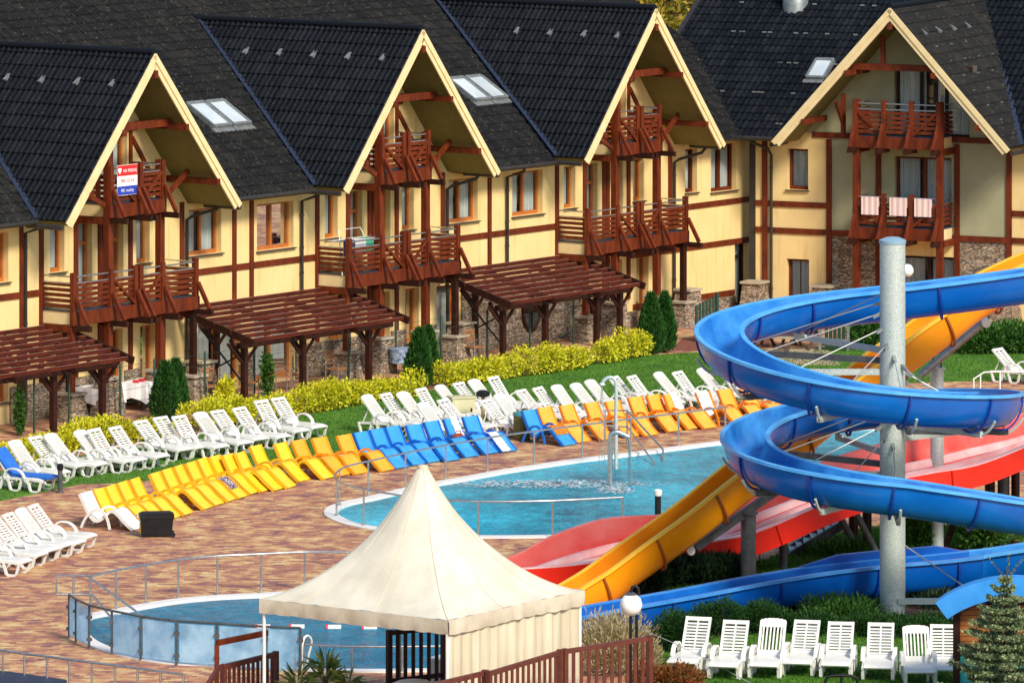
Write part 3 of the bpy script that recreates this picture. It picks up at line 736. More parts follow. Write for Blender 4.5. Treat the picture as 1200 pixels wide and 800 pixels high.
# gutters and downpipes
for (a, b) in ((-14, -3.7), (3.7, SS[1] - 3.7), (SS[1] + 3.7, SS[2] - 3.7)):
    g = MB(); g.tube([(a, EV - .04, 5.46), (b, EV - .04, 5.46)], .075, 8); g.build('gutter', M_pipe, hotel, smooth=True)
    s = MB(); s.quad((a, EV + .02, 5.40), (b, EV + .02, 5.40), (b, WD, 5.42), (a, WD, 5.42)); s.build('soffit', M_fascia, hotel)
for x in (8.56, 18.41, -3.4): downpipe(hotel, x, WD - .09, .2 if x < 0 else 2.45, 5.1, [(x, EV, 5.44), (x, EV + .05, 5.3)])
for S in SS: downpipe(hotel, S + 3.42, WD - .09, .7, 4.95, [(S + 3.72, EV - .3, 5.42), (S + 3.68, EV - .2, 5.28), (S + 3.47, WD - .25, 5.06)])
# balconies
for i, S in enumerate(SS):
    balcony(hotel, S, [-2.65, -1.12, -.10, .13, 1.07, 2.50], 2.95, 3.98, WD, FD, gap=2)
    balcony(hotel, S, [-1.12, -.10, .13, 1.07], 5.75 + DZ[i], 6.80 + DZ[i], WD, FD, gap=1)
    for x in (-1.12, 1.07):
        p = MB(); p.box(S + x - .095, S + x + .095, FD - .02, FD + .17, 1.02, 7.7 if x < 0 else 6.84); p.build('tall_post', M_timber, hotel)
    for x in (-2.65, 2.50):
        p = MB(); p.box(S + x - .08, S + x + .08, FD + .0, FD + .16, .75, 2.55); p.build('corner_post', M_timberd if x > 0 else M_timber, hotel)
    for x in (-2.65, -1.12, 1.07, 2.5): stone_pier(hotel, S + x, FD + .08, .72 if abs(x) > 2 else 1.0)
    stone_pier(hotel, S + 3.35, FD + .5, 1.0, .8, .55)
# main-roof skylights
def skylight(parent, fr, px, py, z0, k, d0, wdt, hgt, n=1):
    c = fr.on_plane(px, py, z0, k, d0); L = math.hypot(1, k); up = Vector((0, 1 / L, k / L)); nr = Vector((0, -k / L, 1 / L)); ex = Vector((1, 0, 0))
    for j in range(n):
        q = c + ex * (j * (wdt + .1)) + nr * .10
        m = MB()
        for a in (-wdt / 2, wdt / 2): m.bar(q + ex * a - up * hgt / 2, q + ex * a + up * hgt / 2, .07, .14, up=nr)
        for a in (-hgt / 2, hgt / 2): m.bar(q + up * a - ex * wdt / 2, q + up * a + ex * wdt / 2, .10, .13, up=nr)
        o = m.build('skylight', M_alu, parent)
        g = MB(); g.quad(*[q + ex * a * wdt / 2 + up * b * hgt / 2 + nr * .02 for a, b in ((-1, -1), (1, -1), (1, 1), (-1, 1))]); g.build('pane', M_sky_glass, o)
        a = MB(); p = q - up * (hgt / 2 + .12) - nr * .06; a.bar(p - ex * (wdt / 2 + .08), p + ex * (wdt / 2 + .08), .2, .06, up=nr); a.build('apron_flashing', M_alu, o)
skylight(hotel, FA, 243, 138, 5.5, SL, EV, .78, 1.18, 2)
skylight(hotel, FA, 548, 108, 5.5, SL, EV, .78, 1.18, 2)
# ---- right wing
lodge = thing('hotel_lodge', 'cream hotel wing at right angles with wide grey green gable and towels on its balcony', 'building', FB.w(0, 0), FB.a)
HW2 = 3.9; ZE2, ZA2 = 5.6, 9.82
zr2 = ZE2 + SL * (RD - EV)
pL = FB.on_plane(812, 14, ZE2, SL, EV)
XL = pL.x
def strip2(x0, x1, lc, rc):
    cuts = []
    if lc is not None: cuts.append((Vector((lc + HW2 - .04, EV, 0)), Vector((-(8.36 - EV), -HW2, 0))))
    if rc is not None: cuts.append((Vector((rc - HW2 + .04, EV, 0)), Vector(((8.36 - EV), -HW2, 0))))
    return tile_grid(x0, x1, EV, ZE2, RD, zr2)[0], cuts
tile_obj('main_roof', M_tile, lodge, [strip2(XL, 0.0, None, 0.0), strip2(0.0, 16.0, 0.0, None)])
bk = MB(); bk.quad((XL, RD, zr2), (16, RD, zr2), (16, RD + 13, ZE2), (XL, RD + 13, ZE2)); bk.build('rear_roof', M_tile, lodge)
vb = MB(); vb.bar((XL, EV, ZE2 + .03), (XL, RD, zr2 + .03), .16, .16); vb.build('verge_board', M_pipe, lodge)
gable(lodge, 0.0, 0.0, hw=HW2, ze=ZE2, za=ZA2, tile=M_tile, tile_r=M_tileg, mirror=True, vents=4)
for sg in (-1, 1):
    v = MB(); v.bar((sg * HW2, EV - .02, ZE2 + .06), (0, 8.36, ZA2 + .03), .24, .05); v.build('valley_flashing', M_zinc, lodge)
h2 = []; w2 = []
def W2(x0, x1, z0, z1, **k): h2.append((x0, x1, z0, z1)); w2.append((x0, x1, z0, z1, k))
W2(-4.16, -3.46, 3.92, 5.21, leaves=1, fm=M_timber); W2(-4.19, -3.43, .3, 1.74, leaves=1, fm=M_timber, sill=False)
W2(-.55, 1.35, 2.85, 5.1, leaves=2, name='balcony_door', sill=False, fm=M_timber)
W2(-.4, 1.5, .12, 2.0, leaves=2, name='terrace_door', sill=False, fm=M_timberd)
W2(4.3, 5.3, 3.92, 5.2, leaves=1, fm=M_timber)
XC = -5.25
seg = [(XC, -2.76, M_plaster, 0, 5.7), (-2.76, 1.62, None, 0, 0), (3.27, 12.0, M_plaster, 0, 5.7)]
m = MB(); wall_holes(m, XC, -2.76, 0, 5.72, WD, [h for h in h2 if h[1] < -2.76]); m.build('wall', M_plaster, lodge); m = MB(); wall_holes(m, 3.27, 12.0, 0, 5.72, WD, [h for h in h2 if h[0] > 3.27]); m.build('wall', M_plaster, lodge)
m = MB(); wall_holes(m, -2.76, 3.27, 2.62, 5.72, WD, [h for h in h2 if -2.76 < h[0] < 3.27 and h[2] > 2.6]); m.build('grey_wall', M_olive, lodge)
m = MB(); wall_holes(m, -2.76, 3.27, 0, 2.62, WD, [h for h in h2 if -2.76 < h[0] < 3.27 and h[2] < 2.6]); m.build('stone_wall', M_stone, lodge)
m = MB(); m.box(-.75, 1.62, WD - .04, WD - .005, 2.02, 2.5); m.build('plaster_panel', M_plaster, lodge)
m = MB(); m.box(XC - .22, XC, WD + .0, WD + .6, 0, 5.7); m.build('corner_pilaster', M_pipe, lodge)
for x0, x1, z0, z1, k in w2: window(lodge, x0, x1, z0, z1, WD, **k)
m = MB(); wall_holes(m, -3.85, 3.85, 5.72, 9.6, WD, [(-.55, 1.95, 5.72, 7.95)])
tmp = m.mesh('t', None); bm = bmesh.new(); bm.from_mesh(tmp)
for sg in (-1, 1): bmesh.ops.bisect_plane(bm, geom=bm.verts[:] + bm.edges[:] + bm.faces[:], plane_co=(0, 0, 9.62), plane_no=(sg * (ZA2 - ZE2), 0, HW2), clear_outer=True)
me = bpy.data.meshes.new('gable_wall'); bm.to_mesh(me); bm.free(); me.materials.append(M_olive); o = bpy.data.objects.new('gable_wall', me); COL.objects.link(o); o.parent = lodge
window(lodge, -.55, 1.95, 5.72, 7.95, WD, leaves=3, name='balcony_door', sill=False, fm=M_timberd)
t = MB()
for x, z0, z1 in ((-4.93, .95, 5.5), (-2.74, .95, 5.55), (-1.07, .0, 5.55), (1.55, .0, 5.55), (3.27, 1.0, 5.5)): V2 = t.box(x - .085, x + .085, WD - .06, WD + .02, z0, z1)
for x0, x1, z in ((XC, -2.83, 3.46), (XC, -2.83, 2.62), (-2.65, -1.16, 2.62), (-.98, 1.46, 2.62), (1.64, 3.18, 2.62), (3.36, 12, 3.46), (3.36, 12, 2.62), (-3.3, 3.3, 5.68)): t.box(x0, x1, WD - .05, WD + .02, z - .09, z + .09)
t.box(-2.06, -1.93, WD - .75, WD - .62, 5.78, 7.05); t.bar((-2.0, WD - .69, 6.1), (-2.0, WD - 1.3, 6.85), .09, .11)
t.build('timber_frame', M_timber, lodge)
balcony(lodge, 0.0, [-1.39, -.45, .47, 1.38], 2.95, 3.98, WD, FD, mid_diag=True)
balcony(lodge, 0.0, [-1.39, -.45, .47, 1.38], 5.78, 6.88, WD, FD, mid_diag=True)
for x in (-1.39, 1.38):
    p = MB(); p.box(x - .10, x + .10, FD - .02, FD + .17, .2, 6.92); p.build('tall_post', M_timber, lodge)
stone_pier(lodge, -5.05, WD - .55, .98, .8, .6); stone_pier(lodge, -2.74, WD - .4, .95, .8, .6); stone_pier(lodge, 3.3, WD - .4, .95, .85, .6)
downpipe(lodge, -4.68, WD - .09, .2, 5.0, [(-5.2, EV, 5.5), (-5.0, EV + .2, 5.36), (-4.75, WD - .2, 5.2)])
g = MB(); g.tube([(XL + 3.0, EV - .04, ZE2 - .04), (-HW2 - .05, EV - .04, ZE2 - .04)], .075, 8); g.build('gutter', M_pipe, lodge, smooth=True)
s = MB(); s.quad((XL + .5, EV + .02, 5.50), (-HW2, EV + .02, 5.50), (-HW2, WD, 5.52), (XL + .5, WD, 5.52)); s.build('soffit', M_olive, lodge)
skylight(lodge, FB, 962, 84, ZE2, SL, EV, .6, 1.0, 1)
# snow guards and chimney on the lodge roof
sg_ = MB()
for k in range(70):
    x = random.uniform(XL + .4, -1.5); d = 1.6 + 1.45 * random.randint(0, 8)
    if x > -3.9 + (d - EV) / 7.3 * 3.9 - .3: continue
    z = ZE2 + SL * (d - EV) + .05; MB().box(x - .07, x + .07, d - .02, d + .02, z, z + .05).build('snow_guard', M_alu, lodge)
for k in range(6):
    for j in range(3 + k % 2):
        tt = .30 + .105 * k; dd = 1.0 + j * 1.25 + .1 * (k % 3)
        x = HW2 * tt; z = ZA2 - (ZA2 - ZE2) * tt + .05; MB().box(x - .03, x + .03, dd - .06, dd + .06, z, z + .04).build('snow_guard', M_alu, lodge)
c = FB.on_plane(928, 14, ZE2, SL, EV)
m = MB(); m.lathe([(.42, -.3), (.42, .62), (.36, .70), (.36, .95)], 20, (c.x, c.y + .3, c.z + .1)); ch = m.build('roof_cowl', M_alu, lodge, smooth=True)
# ------------------------------------------------------------------ ground, lawns, pools
def sheet(name, loop, z, material, holes=(), kind='structure'):
    bm = bmesh.new(); edges = []
    for lp in [loop] + list(holes):
        vs = [bm.verts.new((p[0], p[1], z)) for p in lp]
        edges += [bm.edges.new((vs[i], vs[(i + 1) % len(vs)])) for i in range(len(vs))]
    bmesh.ops.triangle_fill(bm, use_beauty=True, use_dissolve=False, edges=edges)
    for f in bm.faces:
        if f.normal.z < 0: f.normal_flip()
    me = bpy.data.meshes.new(name); bm.to_mesh(me); bm.free(); me.materials.append(material)
    o = bpy.data.objects.new(name, me); COL.objects.link(o)
    if kind: o['kind'] = kind
    return o
def gp(pts): return [at(x, y) for x, y in pts]
# pool outlines at the inner edge of the coping
P1 = smooth_loop(gp([(393, 602), (404, 592), (442, 583.5), (486, 573), (519, 566.5), (571, 557), (602, 551.5), (680, 540), (750, 531.5), (847, 519), (925, 510), (1000, 503), (1100, 497), (1230, 494),
                     (1262, 512), (1230, 534), (1100, 562), (1000, 582), (900, 602), (800, 616), (720, 625), (640, 628), (560, 628.5), (500, 626), (450, 620), (412, 612.5)]), 5)
P2 = smooth_loop(gp([(100, 738), (104, 724), (140, 716.5), (202, 705.5), (252, 700.5), (302, 698), (352, 695.5), (430, 696), (500, 702), (556, 720), (590, 745), (585, 770), (540, 782), (470, 785), (402, 785), (326, 783), (254, 778.5), (207, 776), (166, 770), (132, 761), (108, 750)]), 5)
def offset_loop(lp, d):
    n = len(lp); area = sum(lp[i].x * lp[(i + 1) % n].y - lp[(i + 1) % n].x * lp[i].y for i in range(n)); sg = 1 if area > 0 else -1
    out = []
    for i in range(n):
        t = (lp[(i + 1) % n] - lp[i - 1]).normalized(); out.append(lp[i] + Vector((t.y, -t.x, 0)) * d * sg)
    return out
C1, C2 = offset_loop(P1, .28), offset_loop(P2, .26)
big = [Vector((-700, 60, 0)), Vector((700, 60, 0)), Vector((700, 1200, 0)), Vector((-700, 1200, 0))]
near = [Vector((-60, 90, 0)), Vector((60, 90, 0)), Vector((60, 215, 0)), Vector((-60, 215, 0))]
sheet('ground', big, -0.02, M_field, [near])
sheet('paving', near, 0.0, M_paving, [P1, P2])
for nm, lp, depth, mt in (('pool_basin', P1, 1.2, M_basin), ('pool_basin', P2, 1.3, M_basin2)):
    m = MB(); n = len(lp)
    for i in range(n):
        a, b = lp[i], lp[(i + 1) % n]; m.quad((a.x, a.y, .0), (b.x, b.y, .0), (b.x, b.y, -depth), (a.x, a.y, -depth))
    o = m.build(nm, mt); o['kind'] = 'structure'
    sheet('pool_floor', lp, -depth, mt)
def coping(lp, outer, z=.03):
    m = MB(); n = len(lp)
    inn = offset_loop(lp, -.06)
    for i in range(n):
        j = (i + 1) % n
        a, b, c, d = inn[i], inn[j], outer[j], outer[i]
        m.quad((a.x, a.y, z), (b.x, b.y, z), (c.x, c.y, z), (d.x, d.y, z))
        m.quad((d.x, d.y, z), (c.x, c.y, z), (c.x, c.y, -.01), (d.x, d.y, -.01)); m.quad((a.x, a.y, z), (a.x, a.y, -.30), (b.x, b.y, -.30), (b.x, b.y, z))
    o = m.build('coping', M_coping); o['kind'] = 'structure'
coping(P1, C1); coping(P2, C2)
sheet('water', offset_loop(P1, -.05), -.035, M_water); sheet('water', offset_loop(P2, -.05), -.04, M_water2)
# lawns
lawnA = gp([(-60, 606), (0, 587), (50, 577), (95, 567), (150, 566), (200, 560), (250, 553), (300, 545), (340, 538), (420, 526), (470, 517), (540, 507), (600, 500), (640, 496), (700, 489), (760, 482), (850, 472), (905, 462), (960, 457), (1010, 452), (1060, 449), (1120, 447), (1230, 446),
            (1230, 396), (1120, 400), (1040, 404), (980, 404), (950, 412), (885, 412), (815, 413), (760, 416), (700, 424), (640, 434), (580, 444), (500, 458), (420, 474), (330, 491), (240, 506), (160, 522), (80, 536), (0, 552), (-60, 562)])
sheet('lawn', lawnA, 0.004, M_lawn)
sheet('terrace', gp([(785, 411), (830, 411), (900, 408), (905, 392), (860, 390), (800, 396)]), 0.008, M_darkpave)
sheet('gravel_path', gp([(885, 428), (900, 410), (965, 404), (978, 418), (985, 428)]), 0.008, M_gravel)
lawnB = gp([(740, 840), (775, 790), (765, 760), (780, 742), (840, 730), (960, 727), (1100, 727), (1260, 727), (1260, 840)])
sheet('lawn', lawnB, 0.006, M_lawn)
sheet('shrub_bed', gp([(700, 742), (760, 720), (880, 700), (1000, 690), (1270, 690), (1270, 738), (1100, 738), (900, 738), (790, 756), (760, 776)]), 0.010, M_soil)
lawnC = gp([(760, 690), (830, 672), (900, 655), (930, 642), (1000, 620), (1060, 616), (1260, 614), (1260, 664), (1100, 668), (1000, 672), (900, 684), (800, 700)])
sheet('lawn', lawnC, 0.005, M_lawn)
sheet('shrub_bed', gp([(735, 700), (790, 672), (880, 664), (905, 672), (880, 690), (800, 706)]), 0.009, M_soil)
def inside(p, lp):
    c = False; n = len(lp); j = n - 1
    for i in range(n):
        if (lp[i].y > p[1]) != (lp[j].y > p[1]) and p[0] < (lp[j].x - lp[i].x) * (p[1] - lp[i].y) / (lp[j].y - lp[i].y) + lp[i].x: c = not c
        j = i
    return c
def blades(lp, n, h0, h1):
    m = MB(); x0, x1 = min(p.x for p in lp), max(p.x for p in lp); y0, y1 = min(p.y for p in lp), max(p.y for p in lp); k = 0
    while k < n:
        p = (random.uniform(x0, x1), random.uniform(y0, y1))
        if not inside(p, lp): continue
        k += 1; h = random.uniform(h0, h1); a = random.uniform(0, PI); w = .012
        dx, dy = math.cos(a) * w, math.sin(a) * w; i = len(m.v); lx, ly = random.uniform(-.6, .6) * h, random.uniform(-.6, .6) * h
        m.v += [(p[0] - dx, p[1] - dy, .004), (p[0] + dx, p[1] + dy, .004), (p[0] + lx, p[1] + ly, h)]; m.f.append((i, i + 1, i + 2))
    o = m.build('grass', M_blade, fix=False); tag(o, None, None, None, 'stuff'); return o
tag(blades(lawnA, 60000, .03, .07), 'short mown grass of the lawn along the hotel')
tag(blades(lawnB, 50000, .03, .075), 'short mown grass under the single row of white loungers')
tag(blades(lawnC, 30000, .04, .13), 'rougher grass behind the blue flume run')

# ------------------------------------------------------------------ railings
def railing(name, label, base, h=.92, post_every=1.5, mid=(), r=.024, material=None, posts=None, group=None, z0=.05, tail=None):
    """base: world points along the foot"""
    t = thing(name, label, 'railing', base[0], 0, group); o = Vector(base[0])
    pts = [Vector(p) - o for p in base]
    top = [p + Vector((0, 0, h)) for p in pts]
    m = MB(); m.tube((tail or []) + top if not tail else top, r, 8)
    if tail: m.tube([top[-1]] + [Vector(q) - o for q in tail], r, 8)
    m.build('handrail', material or M_steel, t, smooth=True)
    for q in mid:
        m = MB(); m.tube([p + Vector((0, 0, q)) for p in pts], r * .6, 6); m.build('mid_rail', material or M_steel, t, smooth=True)
    acc = 0.0; nxt = 0.0; L = [0]
    for a, b in zip(pts, pts[1:]): L.append(L[-1] + (b - a).length)
    n = max(1, round(L[-1] / post_every))
    for k in range(n + 1):
        s = L[-1] * k / n
        i = max(j for j in range(len(L)) if L[j] <= s + 1e-6); i = min(i, len(pts) - 2)
        p = pts[i] + (pts[i + 1] - pts[i]) * ((s - L[i]) / max(1e-6, L[i + 1] - L[i]))
        m = MB(); m.tube([p + Vector((0, 0, z0)), p + Vector((0, 0, h))], r * .95, 8); m.lathe([(r * 2.2, z0), (r * 2.2, z0 + .015)], 10, p); m.build('post', material or M_steel, t, smooth=True)
    return t
def curve_gp(pts, per=5): return [Vector((a, b, 0)) for a, b in spline([(p.x, p.y) for p in gp(pts)], per)]
railing('pool_railing', 'curved steel railing round the narrow end of the large pool', curve_gp([(850, 516), (800, 522.5), (750, 529), (680, 538), (600, 549), (571, 553.5), (519, 563), (484, 570), (440, 580), (405, 589), (392, 600), (401, 609), (425, 616), (452, 621), (500, 628), (560, 631), (640, 630.5), (730, 626)], 6), .88, 1.75)
railing('pool_railing', 'steel railing along the far straight edge of the small pool', curve_gp([(106, 722), (138, 714), (201, 702.5), (251, 697), (302, 694.5), (352, 692), (410, 692)], 5), .86, 1.05)
railing('pool_railing', 'low steel railing on the near edge of the small pool seen under the tent', curve_gp([(356, 786), (402, 788.5), (454, 789), (530, 788)], 4), .55, 1.1)
railing('ramp_railing', 'thin dark steel railing across the bottom corner of the paving', [at(-40, 800), at(11, 810), at(46, 814.5), at(78, 819), at(110, 823.5), at(141, 827.5), at(172, 832), at(215, 838)], .80, .62, material=M_steel)
m = MB(); a, b, c = at(-60, 803), at(8, 808), at(78, 818)
P = [a, b, c]
for i in range(2):
    p, q = P[i], P[i + 1]; m.quad((p.x, p.y, 0), (q.x, q.y, 0), (q.x, q.y, .38), (p.x, p.y, .38)); m.quad((p.x, p.y, .38), (q.x, q.y, .38), (q.x, q.y - 3, .38), (p.x, p.y - 3, .38))
tag(m.build('ramp_wall', mat('dark_navy_slab', (0.012, 0.014, 0.035), (0.02, 0.022, 0.05), 3, 0.5)), 'low navy slab under the thin railing in the corner', 'wall')
# pool steps hand rails
def loop_rail(name, label, polys, r=.026):
    t = thing(name, label, 'handrail', polys[0][0]); o = Vector(polys[0][0])
    for nm, p in polys[1:]:
        MB().tube([Vector(q) - o for q in p], r, 8).build(nm, M_steel, t, smooth=True)
    return t
A0 = at(66, 722); A1 = at(86, 722); A2 = at(102, 722); d = Vector((0, 0, .88)); dl = Vector((0, 0, .48))
E1 = at(188, 756) + Vector((0, 0, .35)); E2 = at(152, 766) + Vector((0, 0, .30))
loop_rail('step_handrail', 'bent steel handrail leading down the steps of the small pool', [[A0], ('handrail', [A0 + dl, A0 + d, A2 + d, E1]), ('handrail', [A0 + dl, A1 + dl, A2 + dl + Vector((.1, 0, 0)), E2]), ('post', [A1, A1 + d])])
B0 = at(709, 520); B1 = at(735, 520)
loop_rail('step_handrail', 'steel handrail leading down the steps of the large pool in front of the amber loungers', [[B0], ('handrail', [B0 + Vector((0, 0, .05)), B0 + d, B1 + d, at(777, 531) + Vector((0, 0, .10)), at(777, 540)]), ('handrail', [B0 + dl, B1 + dl * .95, at(768, 544)]), ('post', [B1, B1 + d])])
# glass balustrade of the small pool
t = thing('glass_balustrade', 'curved balustrade of milky blue glass panes along the near edge of the small pool', 'balustrade', at(130, 766))
o = at(130, 766)
gpts = gp([(81, 747), (89, 752.5), (104.5, 760), (131, 766.5), (165, 773.5), (207, 779), (254, 782), (311, 786), (352, 787.5)])
M_milk = None
def milk():
    m, nt, b = nmat('milky_glass'); nt.nodes.remove(b)
    vec = coords(nt, (1.2, 1.2, 1.0)); n = N(nt, 'ShaderNodeTexNoise', i_Scale=1.6, i_Detail=6.0); nt.links.new(vec, n.inputs['Vector'])
    r = ramp(nt, [(0.36, (0.28, 0.28, 0.28)), (0.64, (0.86, 0.86, 0.86))]); nt.links.new(n.outputs['Fac'], r.inputs['Fac'])
    tr = N(nt, 'ShaderNodeBsdfTransparent'); tr.inputs['Color'].default_value = (.75, .9, 1, 1)
    df = N(nt, 'ShaderNodeBsdfDiffuse'); df.inputs['Color'].default_value = (.66, .88, .98, 1)
    tl = N(nt, 'ShaderNodeBsdfTranslucent'); tl.inputs['Color'].default_value = (.66, .88, .98, 1)
    a = N(nt, 'ShaderNodeMixShader', i_Fac=0.4); nt.links.new(df.outputs[0], a.inputs[1]); nt.links.new(tl.outputs[0], a.inputs[2])
    g = N(nt, 'ShaderNodeMixShader'); nt.links.new(r.outputs['Color'], g.inputs['Fac']); nt.links.new(tr.outputs[0], g.inputs[1]); nt.links.new(a.outputs[0], g.inputs[2])
    nt.links.new(g.outputs[0], nt.nodes['Material Output'].inputs['Surface']); return m
M_milk = milk()
hh = .86
MB().tube([p - o + Vector((0, 0, hh + .05)) for p in gpts], .026, 8).build('handrail', M_darksteel, t, smooth=True)
for i, p in enumerate(gpts):
    q = p - o
    pm = MB(); pm.tube([q + Vector((0, 0, .02)), q + Vector((0, 0, hh + .05))], .026, 8)
    for z in (.2, .66): pm.box(q.x - .06, q.x + .06, q.y - .03, q.y + .03, z - .03, z + .03)
    pm.build('post', M_darksteel, t)
    if i + 1 < len(gpts) and i != 2:
        a, b = q, gpts[i + 1] - o; dr = (b - a).normalized(); a = a + dr * .06; b = b - dr * .06
        nrm = Vector((dr.y, -dr.x, 0)) * .006
        g = MB(); v = [a, b]
        g.v = [tuple(x) for x in (a - nrm + Vector((0, 0, .07)), b - nrm + Vector((0, 0, .07)), b + nrm + Vector((0, 0, .07)), a + nrm + Vector((0, 0, .07)), a - nrm + Vector((0, 0, hh)), b - nrm + Vector((0, 0, hh)), b + nrm + Vector((0, 0, hh)), a + nrm + Vector((0, 0, hh)))]
        g.f = [(0, 3, 2, 1), (4, 5, 6, 7), (0, 1, 5, 4), (1, 2, 6, 5), (2, 3, 7, 6), (3, 0, 4, 7)]
        g.build('glass_pane', M_milk, t)
# pool ladder
l0 = at(346, 787)
t = thing('pool_ladder', 'looped white and steel ladder at the near edge of the small pool', 'ladder', l0)
for k, mm in ((0, M_steel), (1, M_white)):
    x = k * .14; MB().tube(spline([(x * .9, -.0 + k * .1, .0), (x, 0, .5), (x + .04, .08, .68), (x + .12, .22, .7), (x + .18, .34, .55), (x + .10, .4, .2), (x + .0, .42, -.5)], 5), .026, 8).build('side_rail', mm, t, smooth=True)
m = MB()
for z in (-.35, -.15): m.bar((.08, .42, z), (.32, .42, z), .06, .03)
m.build('tread', M_steel, t)
# lane floats
M_buoy = mat('red_plastic', (0.62, 0.03, 0.04), None, rough=0.4)
for i, (x, y) in enumerate([(308, 735), (348, 735), (391, 735.5), (433, 736)]):
    p = at(x, y, -.04)
    t = thing('lane_float', ['red and white float nearest the tent pole', 'red and white float second from the tent pole', 'red and white float above the pool ladder, third from the tent pole', 'red and white float under the tent valance, farthest from the pole'][i], 'float', p, 0, 'floats in the small pool')
    MB().tube([(-.12, 0, 0), (.16, 0, 0)], .075, 10).build('body', M_white, t, smooth=True)
    MB().tube([(-.17, 0, 0), (-.12, 0, 0)], .085, 10).build('end_cap', M_buoy, t, smooth=True)
# shower columns and spout standing at the large pool
s0 = at(722, 548)
t = thing('shower_column', 'tall galvanised shower column with a hooked head at the large pool', 'shower', s0)
MB().tube([(0, 0, -.4), (0, 0, 2.15)] + [(-.16 + .16 * math.cos(a), 0, 2.15 + .16 * math.sin(a)) for a in [PI * k / 8 for k in range(1, 7)]] + [(-.34, 0, 2.20)], .05, 10).build('pipe', M_galv, t, smooth=True)
MB().lathe([(.05, .05), (.09, 0), (.09, -.03)], 10, (-.36, 0, 2.14)).build('shower_head', M_galv, t, smooth=True)
s1 = at(715, 566)
t = thing('water_spout', 'bent steel water spout standing in the large pool', 'spout', s1)
MB().tube(spline([(0, 0, -.4), (0, 0, .6), (0, 0, 1.1), (.05, 0, 1.24), (.18, 0, 1.28), (.38, 0, 1.20), (.46, 0, 1.16)], 5), .065, 12).build('pipe', M_steel, t, smooth=True)
random.seed(21)
def jet(parent, p0, vx, vz, zend, r0, r1, n=5):
    m = MB()
    for k in range(n):
        ox, oy = random.uniform(-r1, r1), random.uniform(-r1, r1); pts = []
        T = (vz + math.sqrt(vz * vz + 2 * 9.8 * max(.01, p0[2] - zend))) / 9.8
        for j in range(9):
            tt = T * j / 8; pts.append((p0[0] + vx * tt * random.uniform(.96, 1.04) + ox * j / 8, p0[1] + oy * j / 8, p0[2] + vz * tt - 4.9 * tt * tt))
        m.tube(pts, [r0 * (1 - .3 * j / 8) * random.uniform(.6, 1.2) for j in range(9)], 6)
    return m.build('falling_water', M_jet, parent, smooth=True)
jet(bpy.data.objects['shower_column'], (-.36, 0, 2.1), 0, 0, -.04, .008, .10, 9)
jet(bpy.data.objects['water_spout'], (.46, 0, 1.14), .12, -.2, -.04, .022, .06, 5)
def foam(label, cx_, cy_, rx, ry, n):
    m = MB()
    for _ in range(n):
        a = random.uniform(0, 2 * PI); q = math.sqrt(random.random()); x, y = cx_ + rx * q * math.cos(a), cy_ + ry * q * math.sin(a); s = random.uniform(.02, .09) * (1.2 - q)
        pts = [(x + s * 1.5 * math.cos(b) * random.uniform(.6, 1), y + s * math.sin(b) * random.uniform(.6, 1), -.030) for b in [k * PI / 3 for k in range(6)]]
        m.poly(pts)
    o = m.build('foam', M_foam, fix=False); return tag(o, label, None, None, 'stuff')
M_foam = mat('white_foam', (0.75, 0.80, 0.82), None, rough=.6)
w0 = at(700, 565); foam('white foam drifting from the water spout in the large pool', w0.x - 1.2, w0.y, 3.2, .9, 900)
w0 = at(722, 572); foam('white foam under the shower column', w0.x, w0.y, .5, .9, 260)
# bollard lights
def bollard(name, label, p, h, headmat, bodymat, r=.06):
    t = thing(name, label, 'bollard', p)
    MB().lathe([(r * 1.5, 0), (r * 1.5, .03), (r, .04), (r, h - .16)], 12).build('shaft', bodymat, t, smooth=True)
    MB().lathe([(r * 1.15, h - .16), (r * 1.35, h - .12), (r * 1.35, h - .03), (r * .7, h)], 12).build('lamp_head', headmat, t, smooth=True)
    return t
bollard('bollard_light', 'slim black bollard light on the lawn edge in front of the white loungers', at(70.5, 577), .72, M_black, M_darksteel)
bollard('bollard_light', 'black bollard light with pale top beside the red slide at the large pool', at(771, 614), .84, M_white, M_black, .075)
t = thing('garden_tap', 'yellowish pole with wide black head between the white loungers', 'tap', at(566, 503))
MB().lathe([(.05, 0), (.05, .86)], 10).build('pole', mat('tan_paint', (0.45, 0.30, 0.10), (0.5, 0.36, 0.16), 5, 0.6), t, smooth=True)
MB().lathe([(.07, .86), (.18, .90), (.19, 1.0), (.10, 1.05)], 12).build('head', M_black, t, smooth=True)
# electrical cabinet, bin, cool box
t = thing('power_cabinet', 'beige power cabinet standing behind the blue moulded loungers', 'cabinet', at(541, 497), math.radians(18))
MB().box(-.32, .32, -.22, .22, 0, .72).build('body', M_cab, t); MB().box(-.35, .35, -.25, .25, .722, .76).build('lid', M_cab, t)
MB().box(-.27, .27, -.235, -.222, .06, .68).build('door', M_cab, t); MB().box(.18, .22, -.26, -.236, .36, .46).build('handle', M_black, t)
t = thing('litter_bin', 'olive round litter bin with teal lid beside the blue moulded lounger', 'bin', at(611.5, 515))
MB().lathe([(.20, 0), (.215, .02), (.225, .64)], 20).build('body', M_olivebin, t, smooth=40)
MB().lathe([(.235, .642), (.24, .68), (.235, .72), (.17, .74)], 20).build('lid', mat('teal_lid', (0.05, 0.25, 0.30), None, rough=0.4), t, smooth=40)
t = thing('cool_box', 'black wheeled cool box standing at the end of the yellow loungers', 'cool box', at(184, 628), math.radians(8))
b = MB(); i = 0
P = [(-.36, -.19, .03), (.33, -.19, .03), (.33, .19, .03), (-.36, .19, .03), (-.40, -.22, .44), (.37, -.22, .44), (.37, .22, .44), (-.40, .22, .44)]
